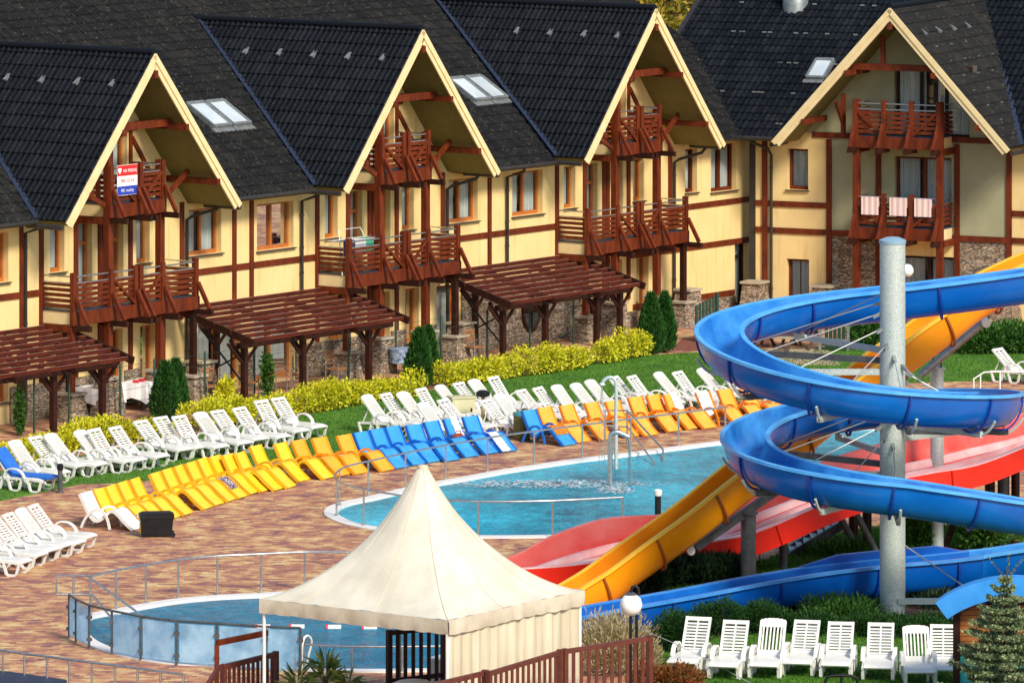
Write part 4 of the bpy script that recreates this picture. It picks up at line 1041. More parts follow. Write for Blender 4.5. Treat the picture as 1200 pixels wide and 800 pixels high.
b.v = P; b.f = [(0, 3, 2, 1), (4, 5, 6, 7), (0, 1, 5, 4), (1, 2, 6, 5), (2, 3, 7, 6), (3, 0, 4, 7)]; b.build('body', M_black, t)
m = MB(); m.box(-.42, .39, -.24, .24, .443, .54); m.box(-.36, .33, -.2, .2, .541, .57); m.build('lid', M_black, t)
for y in (-.2, .2): MB().tube([(.36, y - .03, .06), (.36, y + .03, .06)], .06, 12).build('wheel', M_black, t)
MB().box(-.405, -.385, -.13, .13, .10, .30).build('sticker', M_yellow, t)
MB().tube([(-.40, -.16, .45), (-.48, -.16, .50), (-.48, .16, .50), (-.40, .16, .45)], .016, 6).build('handle', M_steel, t)
# ------------------------------------------------------------------ sun loungers
def arc_band(m, pts, w, y0, y1):
    """flat strap of thickness w following pts in the x z plane from y0 to y1"""
    n = len(pts); top, bot = [], []
    for k, p in enumerate(pts):
        a = pts[max(0, k - 1)]; b = pts[min(n - 1, k + 1)]; tx, tz = b[0] - a[0], b[1] - a[1]; l = math.hypot(tx, tz); nx, nz = -tz / l * w / 2, tx / l * w / 2
        top.append((p[0] + nx, p[1] + nz)); bot.append((p[0] - nx, p[1] - nz))
    loop = top + bot[::-1]; i = len(m.v); L = len(loop)
    m.v += [(x, y0, z) for x, z in loop] + [(x, y1, z) for x, z in loop]
    for k in range(L): m.f.append((i + k, i + (k + 1) % L, i + L + (k + 1) % L, i + L + k))
    for k in range(n - 1):
        m.f.append((i + k, i + L - 1 - k, i + L - 2 - k, i + k + 1)); m.f.append((i + L + k, i + L + k + 1, i + 2 * L - 2 - k, i + 2 * L - 1 - k))
def white_lounger(kind, bx=.22, bz=.96):
    t = thing('sun_lounger', 'x', 'sun lounger')
    hw = .30
    B0, B1 = Vector((.74, 0, .34)), Vector((bx, 0, bz)); ub = (B1 - B0); LB = ub.length; ub.normalize(); nb = Vector((ub.z, 0, -ub.x)) # faces the sitter (+x,+z)
    nb = Vector((-ub.z, 0, ub.x)) if Vector((-ub.z, 0, ub.x)).z > 0 and False else Vector((ub.z, 0, -ub.x))
    b = MB()
    def bp(u, y, o=0): return B0 + ub * u + Vector((0, y, 0)) + nb * o
    def slab(u0, u1, y0, y1, th=.028, cr=0):
        i = len(b.v)
        for o in (-th / 2, th / 2):
            b.v += [tuple(bp(u0, y0, o)), tuple(bp(u1, y0, o)), tuple(bp(u1, y1, o)), tuple(bp(u0, y1, o))]
        b.f += [(i, i+1, i+2, i+3), (i+7, i+6, i+5, i+4)] + [(i + k, i + 4 + k, i + 4 + (k + 1) % 4, i + (k + 1) % 4) for k in range(4)]
    bw = .27
    slab(0, LB, -bw, -bw + .05, .05); slab(0, LB, bw - .05, bw, .05)
    if kind == 'h':
        slab(LB - .085, LB, -bw + .05, bw - .05, .04); slab(0, .06, -bw + .05, bw - .05, .04)
        for k in range(9):
            u = .075 + k * (LB - .175) / 9; slab(u, u + (LB - .175) / 9 - .032, -bw + .05, bw - .05)
        slab(0.02, LB - .04, -.016, .016, .02)
    else:
        slab(0, .13, -bw + .05, bw - .05, .04); slab(LB - .13, LB, -bw + .05, bw - .05, .04)
        for k in range(6):
            pt = (2 * bw - .1) / 6.0; y = -bw + .05 + .021 + k * pt; slab(.13, LB - .13, y, y + pt - .042)
        # rounded head
        pr = None
        for k in range(9):
            a = PI * k / 8; q = (bw * math.cos(a), LB + .07 * math.sin(a))
            if pr: 
                y0, y1 = sorted((pr[0], q[0])); slab(LB - .005, (pr[1] + q[1]) / 2, y0, y1, .04)
            pr = q
    b.build('backrest', M_white, t)
    s = MB()
    seat = spline([(.70, .33), (1.0, .335), (1.34, .345), (1.58, .345), (1.70, .32), (1.75, .285)], 4)
    for k in range(len(seat) - 1): pass
    arc_band(s, seat, .035, -.28, .28)
    s.build('seat', M_white, t, smooth=35)
    for y in (-1, 1):
        r = MB(); yy = y * hw
        arc_band(r, [(.14, .30), (.5, .315), (1.0, .32), (1.4, .32), (1.74, .285)], .06, yy - .02, yy + .02); r.build('side_rail', M_white, t)
        a = MB(); arc_band(a, spline([(.62, .34), (.68, .48), (.80, .56), (1.0, .55), (1.14, .47), (1.22, .34)], 4), .035, yy - .045 + y * .02, yy + .045 + y * .02); a.build('armrest', M_white, t, smooth=35)
        for x0 in (.16, .72, 1.30):
            l = MB(); arc_band(l, [(x0, .31), (x0 + .07, .06), (x0 + .12, .02), (x0 + .28, .02), (x0 + .33, .06), (x0 + .40, .31)], .05, yy - .03, yy + .03); l.build('leg', M_white, t)
    for y in (-.2, .2): MB().bar((.42, y, .70), (.24, y, .33), .03, .03).build('back_stay', M_white, t)
    return t
def moulded_lounger(material, dark=None):
    t = thing('moulded_lounger', 'x', 'sun lounger')
    prof = spline([(.0, .82), (.10, .62), (.21, .42), (.35, .24), (.50, .205), (.66, .30), (.80, .43), (.91, .445), (1.03, .37), (1.20, .21), (1.38, .07), (1.43, .03)], 4)
    m = MB(); arc_band(m, prof, .035, -.25, .25); m.build('shell', material, t, smooth=40)
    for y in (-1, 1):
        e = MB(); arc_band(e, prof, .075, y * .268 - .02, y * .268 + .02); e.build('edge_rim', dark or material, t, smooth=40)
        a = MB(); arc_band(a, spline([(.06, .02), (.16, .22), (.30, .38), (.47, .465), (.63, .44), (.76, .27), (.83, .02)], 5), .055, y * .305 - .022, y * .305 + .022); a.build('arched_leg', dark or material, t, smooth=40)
    return t
protoH, protoV = white_lounger('h'), white_lounger('v')
alt = {id(protoH): [(protoH, .22, .97), (white_lounger('h', .16, .92), .16, .93), (white_lounger('h', .28, 1.0), .28, 1.01)], id(protoV): [(protoV, .22, .99), (white_lounger('v', .17, .93), .17, .96)]}
protoM = {'white': moulded_lounger(M_white), 'yellow': moulded_lounger(M_yellow, mat('shaded_yellow_edge', (0.74, 0.36, 0.008), (0.78, 0.41, 0.012), 3, 0.4)), 'golden': moulded_lounger(M_golden, mat('shaded_golden_edge', (0.75, 0.28, 0.008), (0.79, 0.33, 0.012), 3, 0.4)), 'blue': moulded_lounger(M_bluep, mat('shaded_blue_edge', (0.006, 0.12, 0.50), (0.010, 0.15, 0.55), 3, 0.4)), 'amber': moulded_lounger(M_amber, mat('shaded_amber_edge', (0.74, 0.20, 0.008), (0.78, 0.24, 0.012), 3, 0.4))}  # darker rims and legs: shade on the sides put into the colour
used_p = set()
def put(proto, px, py, ang, label, group, top):
    """px, py: where the middle of the backrest's upper edge is seen"""
    if id(proto) in alt:
        c_ = alt[id(proto)]; q_ = [v for v in c_ if id(v[0]) not in used_p]
        v = q_[0] if q_ else random.choice(c_); proto = v[0]; top = (v[1], v[2])
    o = proto if id(proto) not in used_p else dup(proto)
    used_p.add(id(proto))
    tx, tz = top
    p = at(px, py, tz); d = Vector((math.cos(ang), math.sin(ang), 0))
    o.location = Vector((p.x, p.y, 0)) - d * tx
    o.rotation_euler = (0, 0, ang + random.uniform(-.055, .055))
    o['label'] = label; o['category'] = 'sun lounger'; o['group'] = group
    return o
def nth(k): return ORD[k]
TW, TM = (.22, .97), (.0, .81)
angA = math.atan2(-.60, .80)
rowA = [(-3, 526, 'h'), (16.5, 517, 'v'), (40, 511, 'h'), (58.5, 509, 'v'), (93, 505, 'v'), (109, 502, 'h'), (133.5, 499.5, 'h'), (163.5, 492.5, 'h'), (187, 488, 'h'), (208.5, 486.5, 'h'), (234, 484, 'v'), (253.5, 480.5, 'h'), (279, 477, 'h'), (305, 468.5, 'h'), (325, 465.5, 'h')]
LA = {}
for k, (x, y, s) in enumerate(rowA):
    lab = 'white lounger under a blue cushion at the end of the hedge row' if k == 0 else ('white %s-slat lounger by the golden hedge, %s past the blue cushion' % ('upright' if s == 'v' else 'cross', nth(k - 1)))
    LA[k] = put(protoH if s == 'h' else protoV, x, y, angA + .10 * (k < 7) , lab, 'white loungers in the row along the golden hedge', TW)
rowB = [(429.5, 463.5, 'v'), (450.5, 460.5, 'h'), (471.5, 460, 'v'), (492, 454.5, 'h'), (515, 452, 'v'), (536, 448, 'h'), (555, 445.5, 'v'), (577, 441, 'h'), (609, 456.5, 'h'), (629, 453.5, 'h'), (652, 452, 'v'), (674, 450, 'v'), (691, 446, 'v'), (718, 441, 'h'), (739, 440, 'h'), (771, 437, 'v'), (793, 435, 'h'), (821.5, 432.5, 'v'), (849, 431, 'h')]
for k, (x, y, s) in enumerate(rowB):
    lab = 'white %s-slat lounger behind the moulded row, %s from the gap' % ('upright' if s == 'v' else 'cross', nth(k))
    put(protoH if s == 'h' else protoV, x, y, angA + .12, lab, 'white loungers in the row behind the moulded ones', TW)
for k, (x, y, s) in enumerate([(495.5, 472.5, 'v'), (518, 467.5, 'h'), (568, 468, 'h'), (585, 462.5, 'v')]):
    lab = ['white upright-slat lounger pulled forward just before the power cabinet', 'white cross-slat lounger half hidden by the beige power cabinet', 'white cross-slat lounger behind the black headed tap', 'white upright-slat lounger pulled forward next to the litter bin'][k]
    put(protoH if s == 'h' else protoV, x, y, angA + .1, lab, 'white loungers standing out of line by the cabinet', TW)
# moulded row
rowC = [(99.5, 577, 'white'), (114.5, 573, 'yellow'), (128, 569.5, 'yellow'), (142, 565, 'yellow'), (156.5, 561, 'yellow'), (180, 554.5, 'yellow'), (194, 550, 'yellow'), (207.5, 546, 'yellow'), (222, 542, 'yellow'), (235.5, 537.5, 'yellow'), (250.5, 534.5, 'yellow'), (265.5, 533, 'yellow'), (280, 530.5, 'yellow'), (298.5, 522.5, 'yellow'), (327.5, 519.5, 'yellow'), (348, 516, 'golden'), (373, 513, 'golden'), (402, 510, 'golden'),
        (422, 506.5, 'blue'), (440.5, 503, 'blue'), (459, 500, 'blue'), (484, 498, 'blue'), (504.5, 494, 'blue'), (527, 490.5, 'blue'), (550, 488, 'blue'), (619, 481, 'blue'),
        (637, 477.5, 'amber'), (663, 475, 'amber'), (692, 472, 'amber'), (717, 470, 'amber'), (743.5, 465.5, 'amber'), (764.5, 463, 'amber'), (785, 462, 'amber'), (823, 460, 'amber'), (848, 456.5, 'amber'), (874, 455, 'amber')]
cnt = {}; LC = []
for k, (x, y, c) in enumerate(rowC):
    cnt[c] = cnt.get(c, -1) + 1; q = cnt[c]
    f = min(1.0, max(0.0, (x - 250) / 170)); ang = math.atan2(-.36, .93) * (1 - f) + math.atan2(-.66, .75) * f
    if c == 'white': lab = 'white moulded wave lounger heading the row of yellow ones'
    elif c == 'yellow': lab = 'yellow moulded wave lounger, %s from the white one' % nth(q)
    elif c == 'golden': lab = 'golden orange moulded wave lounger, %s before the blue ones' % ['third', 'second', 'last'][q]
    elif c == 'blue': lab = 'light blue moulded wave lounger, %s from the golden ones' % nth(q) if q < 7 else 'light blue moulded wave lounger alone beside the litter bin'
    else: lab = 'amber moulded wave lounger, %s from the litter bin' % nth(q)
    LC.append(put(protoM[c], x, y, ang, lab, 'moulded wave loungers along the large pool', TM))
# cluster on the paving
angD = math.atan2(-.38, .92)
rowD = [(37.5, 591, 'h'), (24, 596.5, 'v'), (8, 601, 'h'), (-8, 607, 'h'), (-24, 613, 'h'), (-40, 619, 'h')]
for k, (x, y, s) in enumerate(rowD):
    put(protoH if s == 'h' else protoV, x, y, angD, 'white lounger on the brick paving, %s from the yellow row' % nth(k), 'white loungers on the paving', TW)
rowE = [(820, 722, 'h', -.20), (863, 726, 'h', -.22), (907, 726, 'v', -.12), (946.5, 726, 'h', -.16), (986, 728, 'h', -.11), (1032, 729, 'h', -.14), (1072.5, 734, 'v', -.02), (1106, 731, 'h', -.02)]
for k, (x, y, s, c) in enumerate(rowE):
    put(protoH if s == 'h' else protoV, x, y, math.atan2(-.98, c - .02), ['white cross-slat lounger beside the round juniper, nearest the globe lamp', 'white cross-slat lounger second from the globe lamp', 'white upright-slat lounger between cross-slat ones facing the viewer', 'white cross-slat lounger fourth from the globe lamp', 'white cross-slat lounger fifth from the globe lamp', 'white cross-slat lounger just in front of the galvanised pole', 'white upright-slat lounger next to the one at the hut', 'white cross-slat lounger partly hidden by the hut post'][k], 'white loungers facing the viewer on the lower lawn', TW)
put(protoH, 1168, 408, angA, 'white lounger alone on the lawn behind the flume', 'white loungers in the row behind the moulded ones', TW)
# things left on the loungers
def drape(name, label, lounger, prof, y0, y1, material, cat='towel', group=None):
    m = MB(); n = 6
    P = spline(prof, 5)
    for k in range(len(P) - 1):
        for j in range(n):
            ya, yb = y0 + (y1 - y0) * j / n, y0 + (y1 - y0) * (j + 1) / n
            f = lambda i, y: (P[i][0], y, P[i][1] + .008 * math.sin(i * 1.3 + y * 22))
            m.quad(f(k, ya), f(k, yb), f(k + 1, yb), f(k + 1, ya))
    o = m.build(name, material, smooth=True)
    sol = o.modifiers.new('thick', 'SOLIDIFY'); sol.thickness = .012
    o.location = lounger.location; o.rotation_euler = lounger.rotation_euler
    return tag(o, label, cat, group)
full = [(-.05, .74), (-.01, .86), (.13, .65), (.24, .45), (.37, .275), (.51, .24), (.64, .32)]
drape('towel', 'white towel over the backrest of the sixth blue lounger', LC[23], [(p[0], p[1]) for p in full], -.02, .25, M_cloth)
drape('towel', 'white towel lying down the foot of the last blue lounger in the line', LC[24], [(.68, .37), (.82, .475), (.94, .48), (1.06, .395), (1.22, .25), (1.39, .11), (1.46, .06)], -.27, .05, M_cloth)
drape('towel', 'orange towel across the knee of the lone blue lounger', LC[25], [(.68, .37), (.82, .475), (.94, .48), (1.06, .395), (1.18, .29)], -.2, .27, M_clotho)
drape('towel', 'white towel over the seventh amber lounger', LC[32], full[:-1], -.03, .29, M_cloth)
drape('towel', 'white towel covering most of the eighth amber lounger', LC[33], full, -.29, .18, M_cloth)
M_pat = mat('printed_towel', (0.55, 0.5, 0.5), (0.12, 0.05, 0.12), 14, 0.9, lo=.45, hi=.55)
drape('towel', 'grey printed towel lying on the foot end of a yellow lounger', LC[8], [(.68, .37), (.82, .475), (.94, .48), (1.06, .395), (1.22, .25)], -.26, .2, M_pat)
def bag(name, label, p, s, material, cat):
    t = thing(name, label, cat, p, random.uniform(0, 1))
    m = MB(); m.lathe([(s * .7, 0), (s, s * .25), (s * .95, s * .7), (s * .5, s * 1.05), (s * .2, s * 1.1)], 12)
    m.v = [(x * 1.3 + .02 * math.sin(z * 40), y * .8, z) for x, y, z in m.v]; m.build('body', material, t, smooth=True)
    MB().tube([(-s * .6, 0, s * .8), (-s * .4, 0, s * 1.5), (s * .4, 0, s * 1.5), (s * .6, 0, s * .8)], s * .09, 6).build('strap', material, t, smooth=True)
bag('bag', 'small purple bag on the paving at the foot of the yellow loungers', at(260, 587), .13, mat('purple_cloth', (0.13, 0.03, 0.30), None, rough=.8), 'bag')
bag('bag', 'black bag leaning between the white covered amber lounger and its neighbour', at(826, 478, .25), .15, M_black, 'bag')
bag('bag', 'dark red bag lying on a blue lounger beside the white towel', at(537, 515, .36), .15, mat('dark_red_cloth', (0.16, 0.03, 0.02), (0.3, 0.05, 0.02), 20, 0.9), 'bag')
c = LA[0]
m = MB(); arc_band(m, [(.26, .99), (.76, .40), (.9, .38), (1.5, .385), (1.84, .37)], .06, -.27, .27)
o = m.build('lounger_cushion', M_clothb); o.location = c.location; o.rotation_euler = c.rotation_euler; tag(o, 'blue cushion lying on the first white lounger of the hedge row', 'cushion')
# ------------------------------------------------------------------ water slides
def chute_profile(w, dep, lip=.10, th=.035, n=12):
    out, inn = [], []
    for k in range(n + 1):
        a = PI + PI * k / n
        out.append(((w + th) * math.cos(a), dep * math.sin(a) - th * abs(math.sin(a)))); inn.append((w * math.cos(a), dep * math.sin(a)))
    # left lip -> outer -> right lip -> inner
    pr = [(-w - lip, .0), (-w - lip, -.05), (-w - th, -.05)] + out[1:-1] + [(w + th, -.05), (w + lip, -.05), (w + lip, .0), (w, .0)] + inn[::-1][1:-1] + [(-w, 0)]
    return pr
def chute(parent, path, wfun, dfun, mo, mi, mr, lip=.10, name='chute', n=12):
    """outside shell, inner lining and rim along path of rim centres"""
    N_ = len(path)
    sh = MB().sweep(path, lambda k, t: [(-wfun(t) - .035, -.02)] + [((wfun(t) + .035) * math.cos(a), (dfun(t) + .035) * math.sin(a)) for a in [PI + PI * j / n for j in range(1, n)]] + [(wfun(t) + .035, -.02)], closed=False)
    o = sh.build(name + '_shell', mo, parent, smooth=True)
    li = MB().sweep(path, lambda k, t: [(-wfun(t), -.0)] + [(wfun(t) * math.cos(a), dfun(t) * math.sin(a)) for a in [PI + PI * j / n for j in range(1, n)]] + [(wfun(t), -.0)], closed=False)
    li.build('lining', mi, o, smooth=True)
    for sg in (-1, 1):
        rm = MB().sweep(path, lambda k, t: [(sg * (wfun(t) - .005), .012), (sg * (wfun(t) + lip), .012), (sg * (wfun(t) + lip), -.055), (sg * (wfun(t) + lip - .03), -.055), (sg * (wfun(t) + lip - .03), -.02), (sg * (wfun(t) - .005), -.02)])
        rm.build('rim', mr, o, smooth=35)
    return o
def flange(parent, path, k, wfun, dfun, material, n=14, wd=.05, off=.075, lip=.05):
    p = Vector(path[k]); t = (Vector(path[min(k + 1, len(path) - 1)]) - Vector(path[max(0, k - 1)])).normalized()
    sd = Vector((t.y, -t.x, 0)).normalized(); up = sd.cross(t); tt = k / (len(path) - 1)
    w, d = wfun(tt), dfun(tt); m = MB(); R = []
    for j in range(n + 1):
        a = PI + PI * j / n; row = []
        for q, s in ((.03, -wd), (off, -wd), (off, wd), (.03, wd)):
            row.append(p + sd * ((w + q) * math.cos(a)) + up * ((d + q) * math.sin(a) - .055) + t * s * .5)
        R.append(row)
    for j in range(n):
        for c in range(4): m.quad(R[j][c], R[j][(c + 1) % 4], R[j + 1][(c + 1) % 4], R[j + 1][c])
    return m.build('joint_flange', material, parent, smooth=30)

# --- blue spiral flume and its pole
pole = at(1046, 727)
CY = pole.y
R0 = 3.0
knots = [(90, 6.74), (180, 6.2), (270, 5.40), (360, 4.90), (450, 4.45), (540, 3.93), (630, 3.42), (720, 2.88)]
def zat(ph):
    P = knots
    for i in range(len(P) - 1):
        if ph <= P[i + 1][0] + 1e-6:
            f = (ph - P[i][0]) / 90.0
            m0 = (P[i + 1][1] - P[i - 1][1]) / 2 if i else P[1][1] - P[0][1]
            m1 = (P[i + 2][1] - P[i][1]) / 2 if i + 2 < len(P) else P[i + 1][1] - P[i][1]
            return (2*f**3-3*f*f+1)*P[i][1] + (f**3-2*f*f+f)*m0 + (-2*f**3+3*f*f)*P[i+1][1] + (f**3-f*f)*m1
    return P[-1][1]
def cx(ph):
    f = min(1, max(0, (ph - 330) / 210)); f = f * f * (3 - 2 * f); return 7.45 + .55 * f
def hel(ph): a = math.radians(ph); return (cx(ph) + R0 * math.cos(a), CY + R0 * math.sin(a), zat(ph))
path = []
for k in range(16): # straight entry from the start tower outside the frame
    s = 7.6 * (1 - k / 16); path.append((7.45 + s, CY + R0, 6.74 + .10 * s + .006 * s * s))
ph = 90
path += [hel(p) for p in range(90, 636, 5)]
NH = len(path)
h0 = hel(630); h1 = hel(635)
loop2 = spline([h1, (h1[0] + 1.3, h1[1] + .12, 3.18), (h1[0] + 3.0, h1[1] + .55, 2.86), (h1[0] + 4.9, h1[1] + 1.7, 2.45), (h1[0] + 5.6, h1[1] + 3.7, 2.0), (h1[0] + 4.6, h1[1] + 5.4, 1.5), (at_depth(1150, 655, 131.0).x, 131.0, 1.06)], 9)[1:]
run = spline([(at_depth(1150, 655, 131.0).x, 131.0, 1.06)] + [tuple(at_depth(x, y, Y)) for x, y, Y in ((1100, 653, 130.7), (1040, 658, 130.1), (960, 667, 129.3), (880, 680, 128.4), (800, 695, 127.3), (720, 709, 126.3), (690, 715, 125.9), (655, 722, 125.4))], 7)[1:]
path += loop2
NR0 = len(path)
path += run
NT = len(path)
wB = lambda t: .44 if t < fx else .44 - .06 * min(1, (t - fx) / (1 - fx) * 1.5)
fx = NH / (NT - 1); fr_ = NR0 / (NT - 1)
def dB(t): return .70 if t < fr_ else .72 - .16 * ((t - fr_) / (1 - fr_)) ** 1.5
flume = thing('spiral_slide', 'glossy blue spiral flume winding twice round a tall galvanised pole', 'water slide', (pole.x, pole.y, 0))
def rel(P): return [Vector(p) - pole for p in P]
rp = rel(path)
# the run far behind the tent would cross its corner: the flume ends before it
def part_of(a, b, fn): return lambda t: fn((a + t * (b - a)) / (NT - 1))
ch = chute(flume, rp[:NR0 + 1], part_of(0, NR0, wB), part_of(0, NR0, dB), M_slideblue, M_slideblue_in, M_bluerim, lip=.10)
chr_ = chute(flume, rp[NR0:], part_of(NR0, NT - 1, wB), part_of(NR0, NT - 1, dB), M_slidenavy, M_slidenavy_in, M_navyrim, lip=.10, name='run_out')
for k in [6, 12] + [16 + int((a - 90) / 5) for a in (112, 147, 182, 217, 252, 287, 322, 357, 392, 427, 462, 497, 532, 567, 602, 632)] + [NH + 9, NH + 22, NH + 34, NR0 + 4, NR0 + 15, NR0 + 25, NR0 + 36, NR0 + 46]:
    if k < len(rp) - 1: flange(ch if k <= NR0 else chr_, rp, k, wB, dB, M_blueflange)
# raised splash wall on the far side of the run
i0, i1 = NR0 + 1, NR0 + 22
seg = rp[i0:i1]
sw = MB().sweep(seg, lambda k, t: [(w_, h) for w_, h in ((.44, -.02), (.44, .17 * min(1, t * 5, (1 - t) * 5)), (.52, .17 * min(1, t * 5, (1 - t) * 5) + .01), (.52, -.02))])
sw.build('splash_wall', M_slidenavy, flume, smooth=35)
ptop = 8.2
MB().lathe([(.275, 0), (.275, ptop - .1)], 28).build('pole', M_galv, flume, smooth=40)
MB().lathe([(.29, ptop - .1), (.29, ptop - .03), (.15, ptop + .03), (.02, ptop + .045)], 28).build('pole_cap', mat('pale_grey_blue_cap', (0.22, 0.36, 0.46), None, rough=.4), flume, smooth=40)
for q_, ph in enumerate((112, 147, 182, 217, 252, 287, 322, 357, 392, 427, 462, 497, 532, 567, 602, 632)):
    x, y, z = hel(ph); R_ = Vector((x, y, z)) - pole; dr = Vector((R_.x, R_.y, 0)).normalized(); e = R_ - Vector((0, 0, .84)); c = Vector((0, 0, e.z))
    MB().bar(c + dr * .27, e + dr * .18, .09, .13).build('support_arm', M_darksteel if q_ % 2 else M_galv, flume)
    cd_ = math.atan2(R_.y, R_.x); dd = Vector((math.cos(math.radians(ph)), math.sin(math.radians(ph)), 0))
    cl = [R_ + dd * (.60 * math.cos(an)) + Vector((0, 0, -.055 + .84 * math.sin(an))) for an in [math.radians(v_) for v_ in range(-35, -121, -12)]]
    MB().tube(cl, .032, 6).build('cradle', M_galv, flume, smooth=True)
    MB().tube([c + dr * .27 + Vector((0, 0, 1.25)), e + dr * .1 + Vector((0, 0, .08))], .014, 6).build('stay_cable', M_rope, flume)
    MB().bar(c + dr * .26 + Vector((0, 0, 1.25)), c + dr * .42 + Vector((0, 0, 1.17)), .07, .07).build('cable_clamp', M_alu, flume)
st = at(1132, 708, .9) ; m = MB(); m.tube([Vector((.27, -.05, 1.62)), Vector((1.6, -1.5, .85))], .014, 6); m.build('stay_cable', M_rope, flume)
m = MB(); m.box(.1, 3.2, -.3, -.18, .40, .52); m.build('cross_beam', M_galv, flume)

# --- orange slide
def od(px, py, Y): return at_depth(px, py, Y)
ow = .37
no = [(640, 711, 129.1), (660, 703, 129.25), (682, 689, 129.5), (712, 670, 129.8), (750, 642, 130.2), (810, 599, 130.8), (868, 553, 131.35), (940, 496, 132.1), (1022, 431, 132.9), (1061, 401, 133.3), (1107, 368, 133.7), (1150, 336, 134.2), (1205, 307, 134.8), (1270, 280, 135.4)]
cen = []
raw = [od(*q) for q in no]
for i, p in enumerate(raw):
    t = (raw[min(i + 1, len(raw) - 1)] - raw[max(i - 1, 0)]); t.z = 0; t.normalize()
    far = Vector((-t.y, t.x, 0)); far = far if far.y > 0 else -far
    cen.append(p + far * (ow + .06))
opath = [Vector(p) for p in spline([tuple(c) for c in cen], 6)]
base = Vector((opath[0].x, opath[0].y, 0))
orange = thing('body_slide', 'steep orange yellow single slide running down past the blue spiral', 'water slide', base)
orp = [p - base for p in opath]
def dO(t): return .42 + .38 * min(1, t / .2)
ch = chute(orange, orp, lambda t: ow, dO, M_orange, M_orange_in, M_orangerim, lip=.09)
for k in (9, 17, 26, 33, 42, 52, 60, 68): flange(ch, orp, k, lambda t: ow, dO, mat('dark_orange_flange%d' % k, (0.30, 0.07, 0.01), None, rough=.5) if k == 9 else MATS['dark_orange_flange9'])
def post(parent, o, x, y, z1, r, material, name='support_post'):
    MB().lathe([(r * 1.7, 0), (r * 1.7, .03), (r, .032), (r, z1 - .06), (r * 1.25, z1 - .055), (r * 1.25, z1)], 16, Vector((x, y, 0)) - Vector((o.x, o.y, 0))).build(name, material, parent, smooth=40)
q = at(877, 690); post(orange, base, q.x, q.y, 1.72, .17, M_darksteel)
a1, a2 = od(815, 641, q.y - .5) - base, od(922, 566, q.y + .3) - base
MB().bar(a1, a2, .13, .18).build('support_strut', M_darksteel, orange)
MB().tube([a1 - Vector((.1, .25, .05)), a1 - Vector((.1, -.3, .05))], .09, 12).build('pin', M_white, orange)
q2 = at(1098, 652); post(orange, base, q2.x, q2.y, H - (430 + 400) * q2.y / F, .155, M_galv)
b1, b2 = od(1078, 440, q2.y - .4) - base, od(1152, 378, q2.y - .2) - base
MB().tube([b1, b2], .09, 12).build('support_strut', M_alu, orange, smooth=True)
MB().tube([b2 + Vector((.05, -.35, .02)), b2 + Vector((.05, .2, .02))], .10, 12).build('pin', M_white, orange)
for sx in (-.09, .09): MB().box(q2.x - base.x + sx - .02, q2.x - base.x + sx + .02, q2.y - base.y - .1, q2.y - base.y + .1, (H - 830 * q2.y / F) - .0, (H - 820 * q2.y / F) + .25).build('fork_plate', M_darksteel, orange)

# --- red three lane slide
rn = [(540, 671, 132.3), (600, 667, 132.6), (660, 663, 132.8), (720, 655, 133.1), (780, 645.5, 133.4), (835, 634, 133.6), (885, 623.5, 133.8), (960, 592, 134.3), (1030, 567, 134.8), (1085, 555, 135.2), (1144, 544.5, 135.7), (1205, 521, 136.3), (1270, 490, 137.0), (1330, 452, 137.6)]
WR_ = 3.0
rf = [(500, 690), (584, 658.5), (653, 625.5), (715, 606), (762, 604), (815, 597), (900, 566), (985, 534), (1060, 513.5), (1120, 503), (1190, 497), (1250, 476), (1340, 436)]
near_c = [od(*q) for q in rn]
RW = []
for i, p in enumerate(near_c):
    t = near_c[min(i + 1, len(near_c) - 1)] - near_c[max(i - 1, 0)]; t.z = 0; t.normalize(); f = Vector((-t.y, t.x, 0)); f = f if f.y > 0 else -f
    RW.append((p, f))
rpath = [Vector(p) for p in spline([tuple(p) for p, f in RW], 6)]
rb = Vector((rpath[0].x, rpath[0].y, 0))
red = thing('wave_slide', 'wide red three lane slide with bleached pink ridges beside the pool', 'water slide', rb)
rr = [p - rb for p in rpath]
# side of travel: path goes left to right, sweep side = (ty,-tx): points towards the viewer, so far = negative side
W_ = WR_
# the far side is banked: its rim height follows the hump and dip of the flume
rfs = spline(rf, 8)
def rf_y(px):
    for a, b in zip(rfs, rfs[1:]):
        if a[0] <= px <= b[0]: return a[1] + (b[1] - a[1]) * (px - a[0]) / max(1e-6, b[0] - a[0])
    return rfs[0][1] if px < rfs[0][0] else rfs[-1][1]
SHR = []
for k in range(len(rpath)):
    p = rpath[k]; t = rpath[min(k + 1, len(rpath) - 1)] - rpath[max(0, k - 1)]; f = Vector((-t.y, t.x, 0)).normalized(); f = f if f.y > 0 else -f
    q = p + f * W_; px = 600 + F * q.x / q.y; zneed = H - (rf_y(px) + 400) * q.y / F
    SHR.append(max(-.55, min(.9, zneed - .24 - p.z)))
for _ in range(3): SHR = [SHR[0]] + [(SHR[k - 1] + SHR[k] + SHR[k + 1]) / 3 for k in range(1, len(SHR) - 1)] + [SHR[-1]]
def sh(k, pr): return [(s_, u_ + SHR[k] * max(0.0, min(1.05, -s_ / W_))) for s_, u_ in pr]
def lanes(k, t): # body cross-section, (side, up): 0 near rim .. -W far rim
    top = [(.05, 0), (-.05, 0), (-.09, -.28)]
    for L_ in range(3):
        a = -.09 - L_ * (W_ - .18) / 3; b = a - (W_ - .18) / 3
        top += [(a - .10, -.33), ((a + b) / 2, -.35), (b + .10, -.33)]
        if L_ < 2: top += [(b + .05, -.15), (b, -.12), (b - .05, -.15)]
    top += [(-W_ + .09, -.34), (-W_ + .03, .22), (-W_ - .06, .22)]
    return top + [(-W_ - .06, -.56), (.05, -.47)]
MB().sweep(rr, lambda k, t: sh(k, lanes(k, t))).build('lane_bed', M_redlane, red, smooth=25)
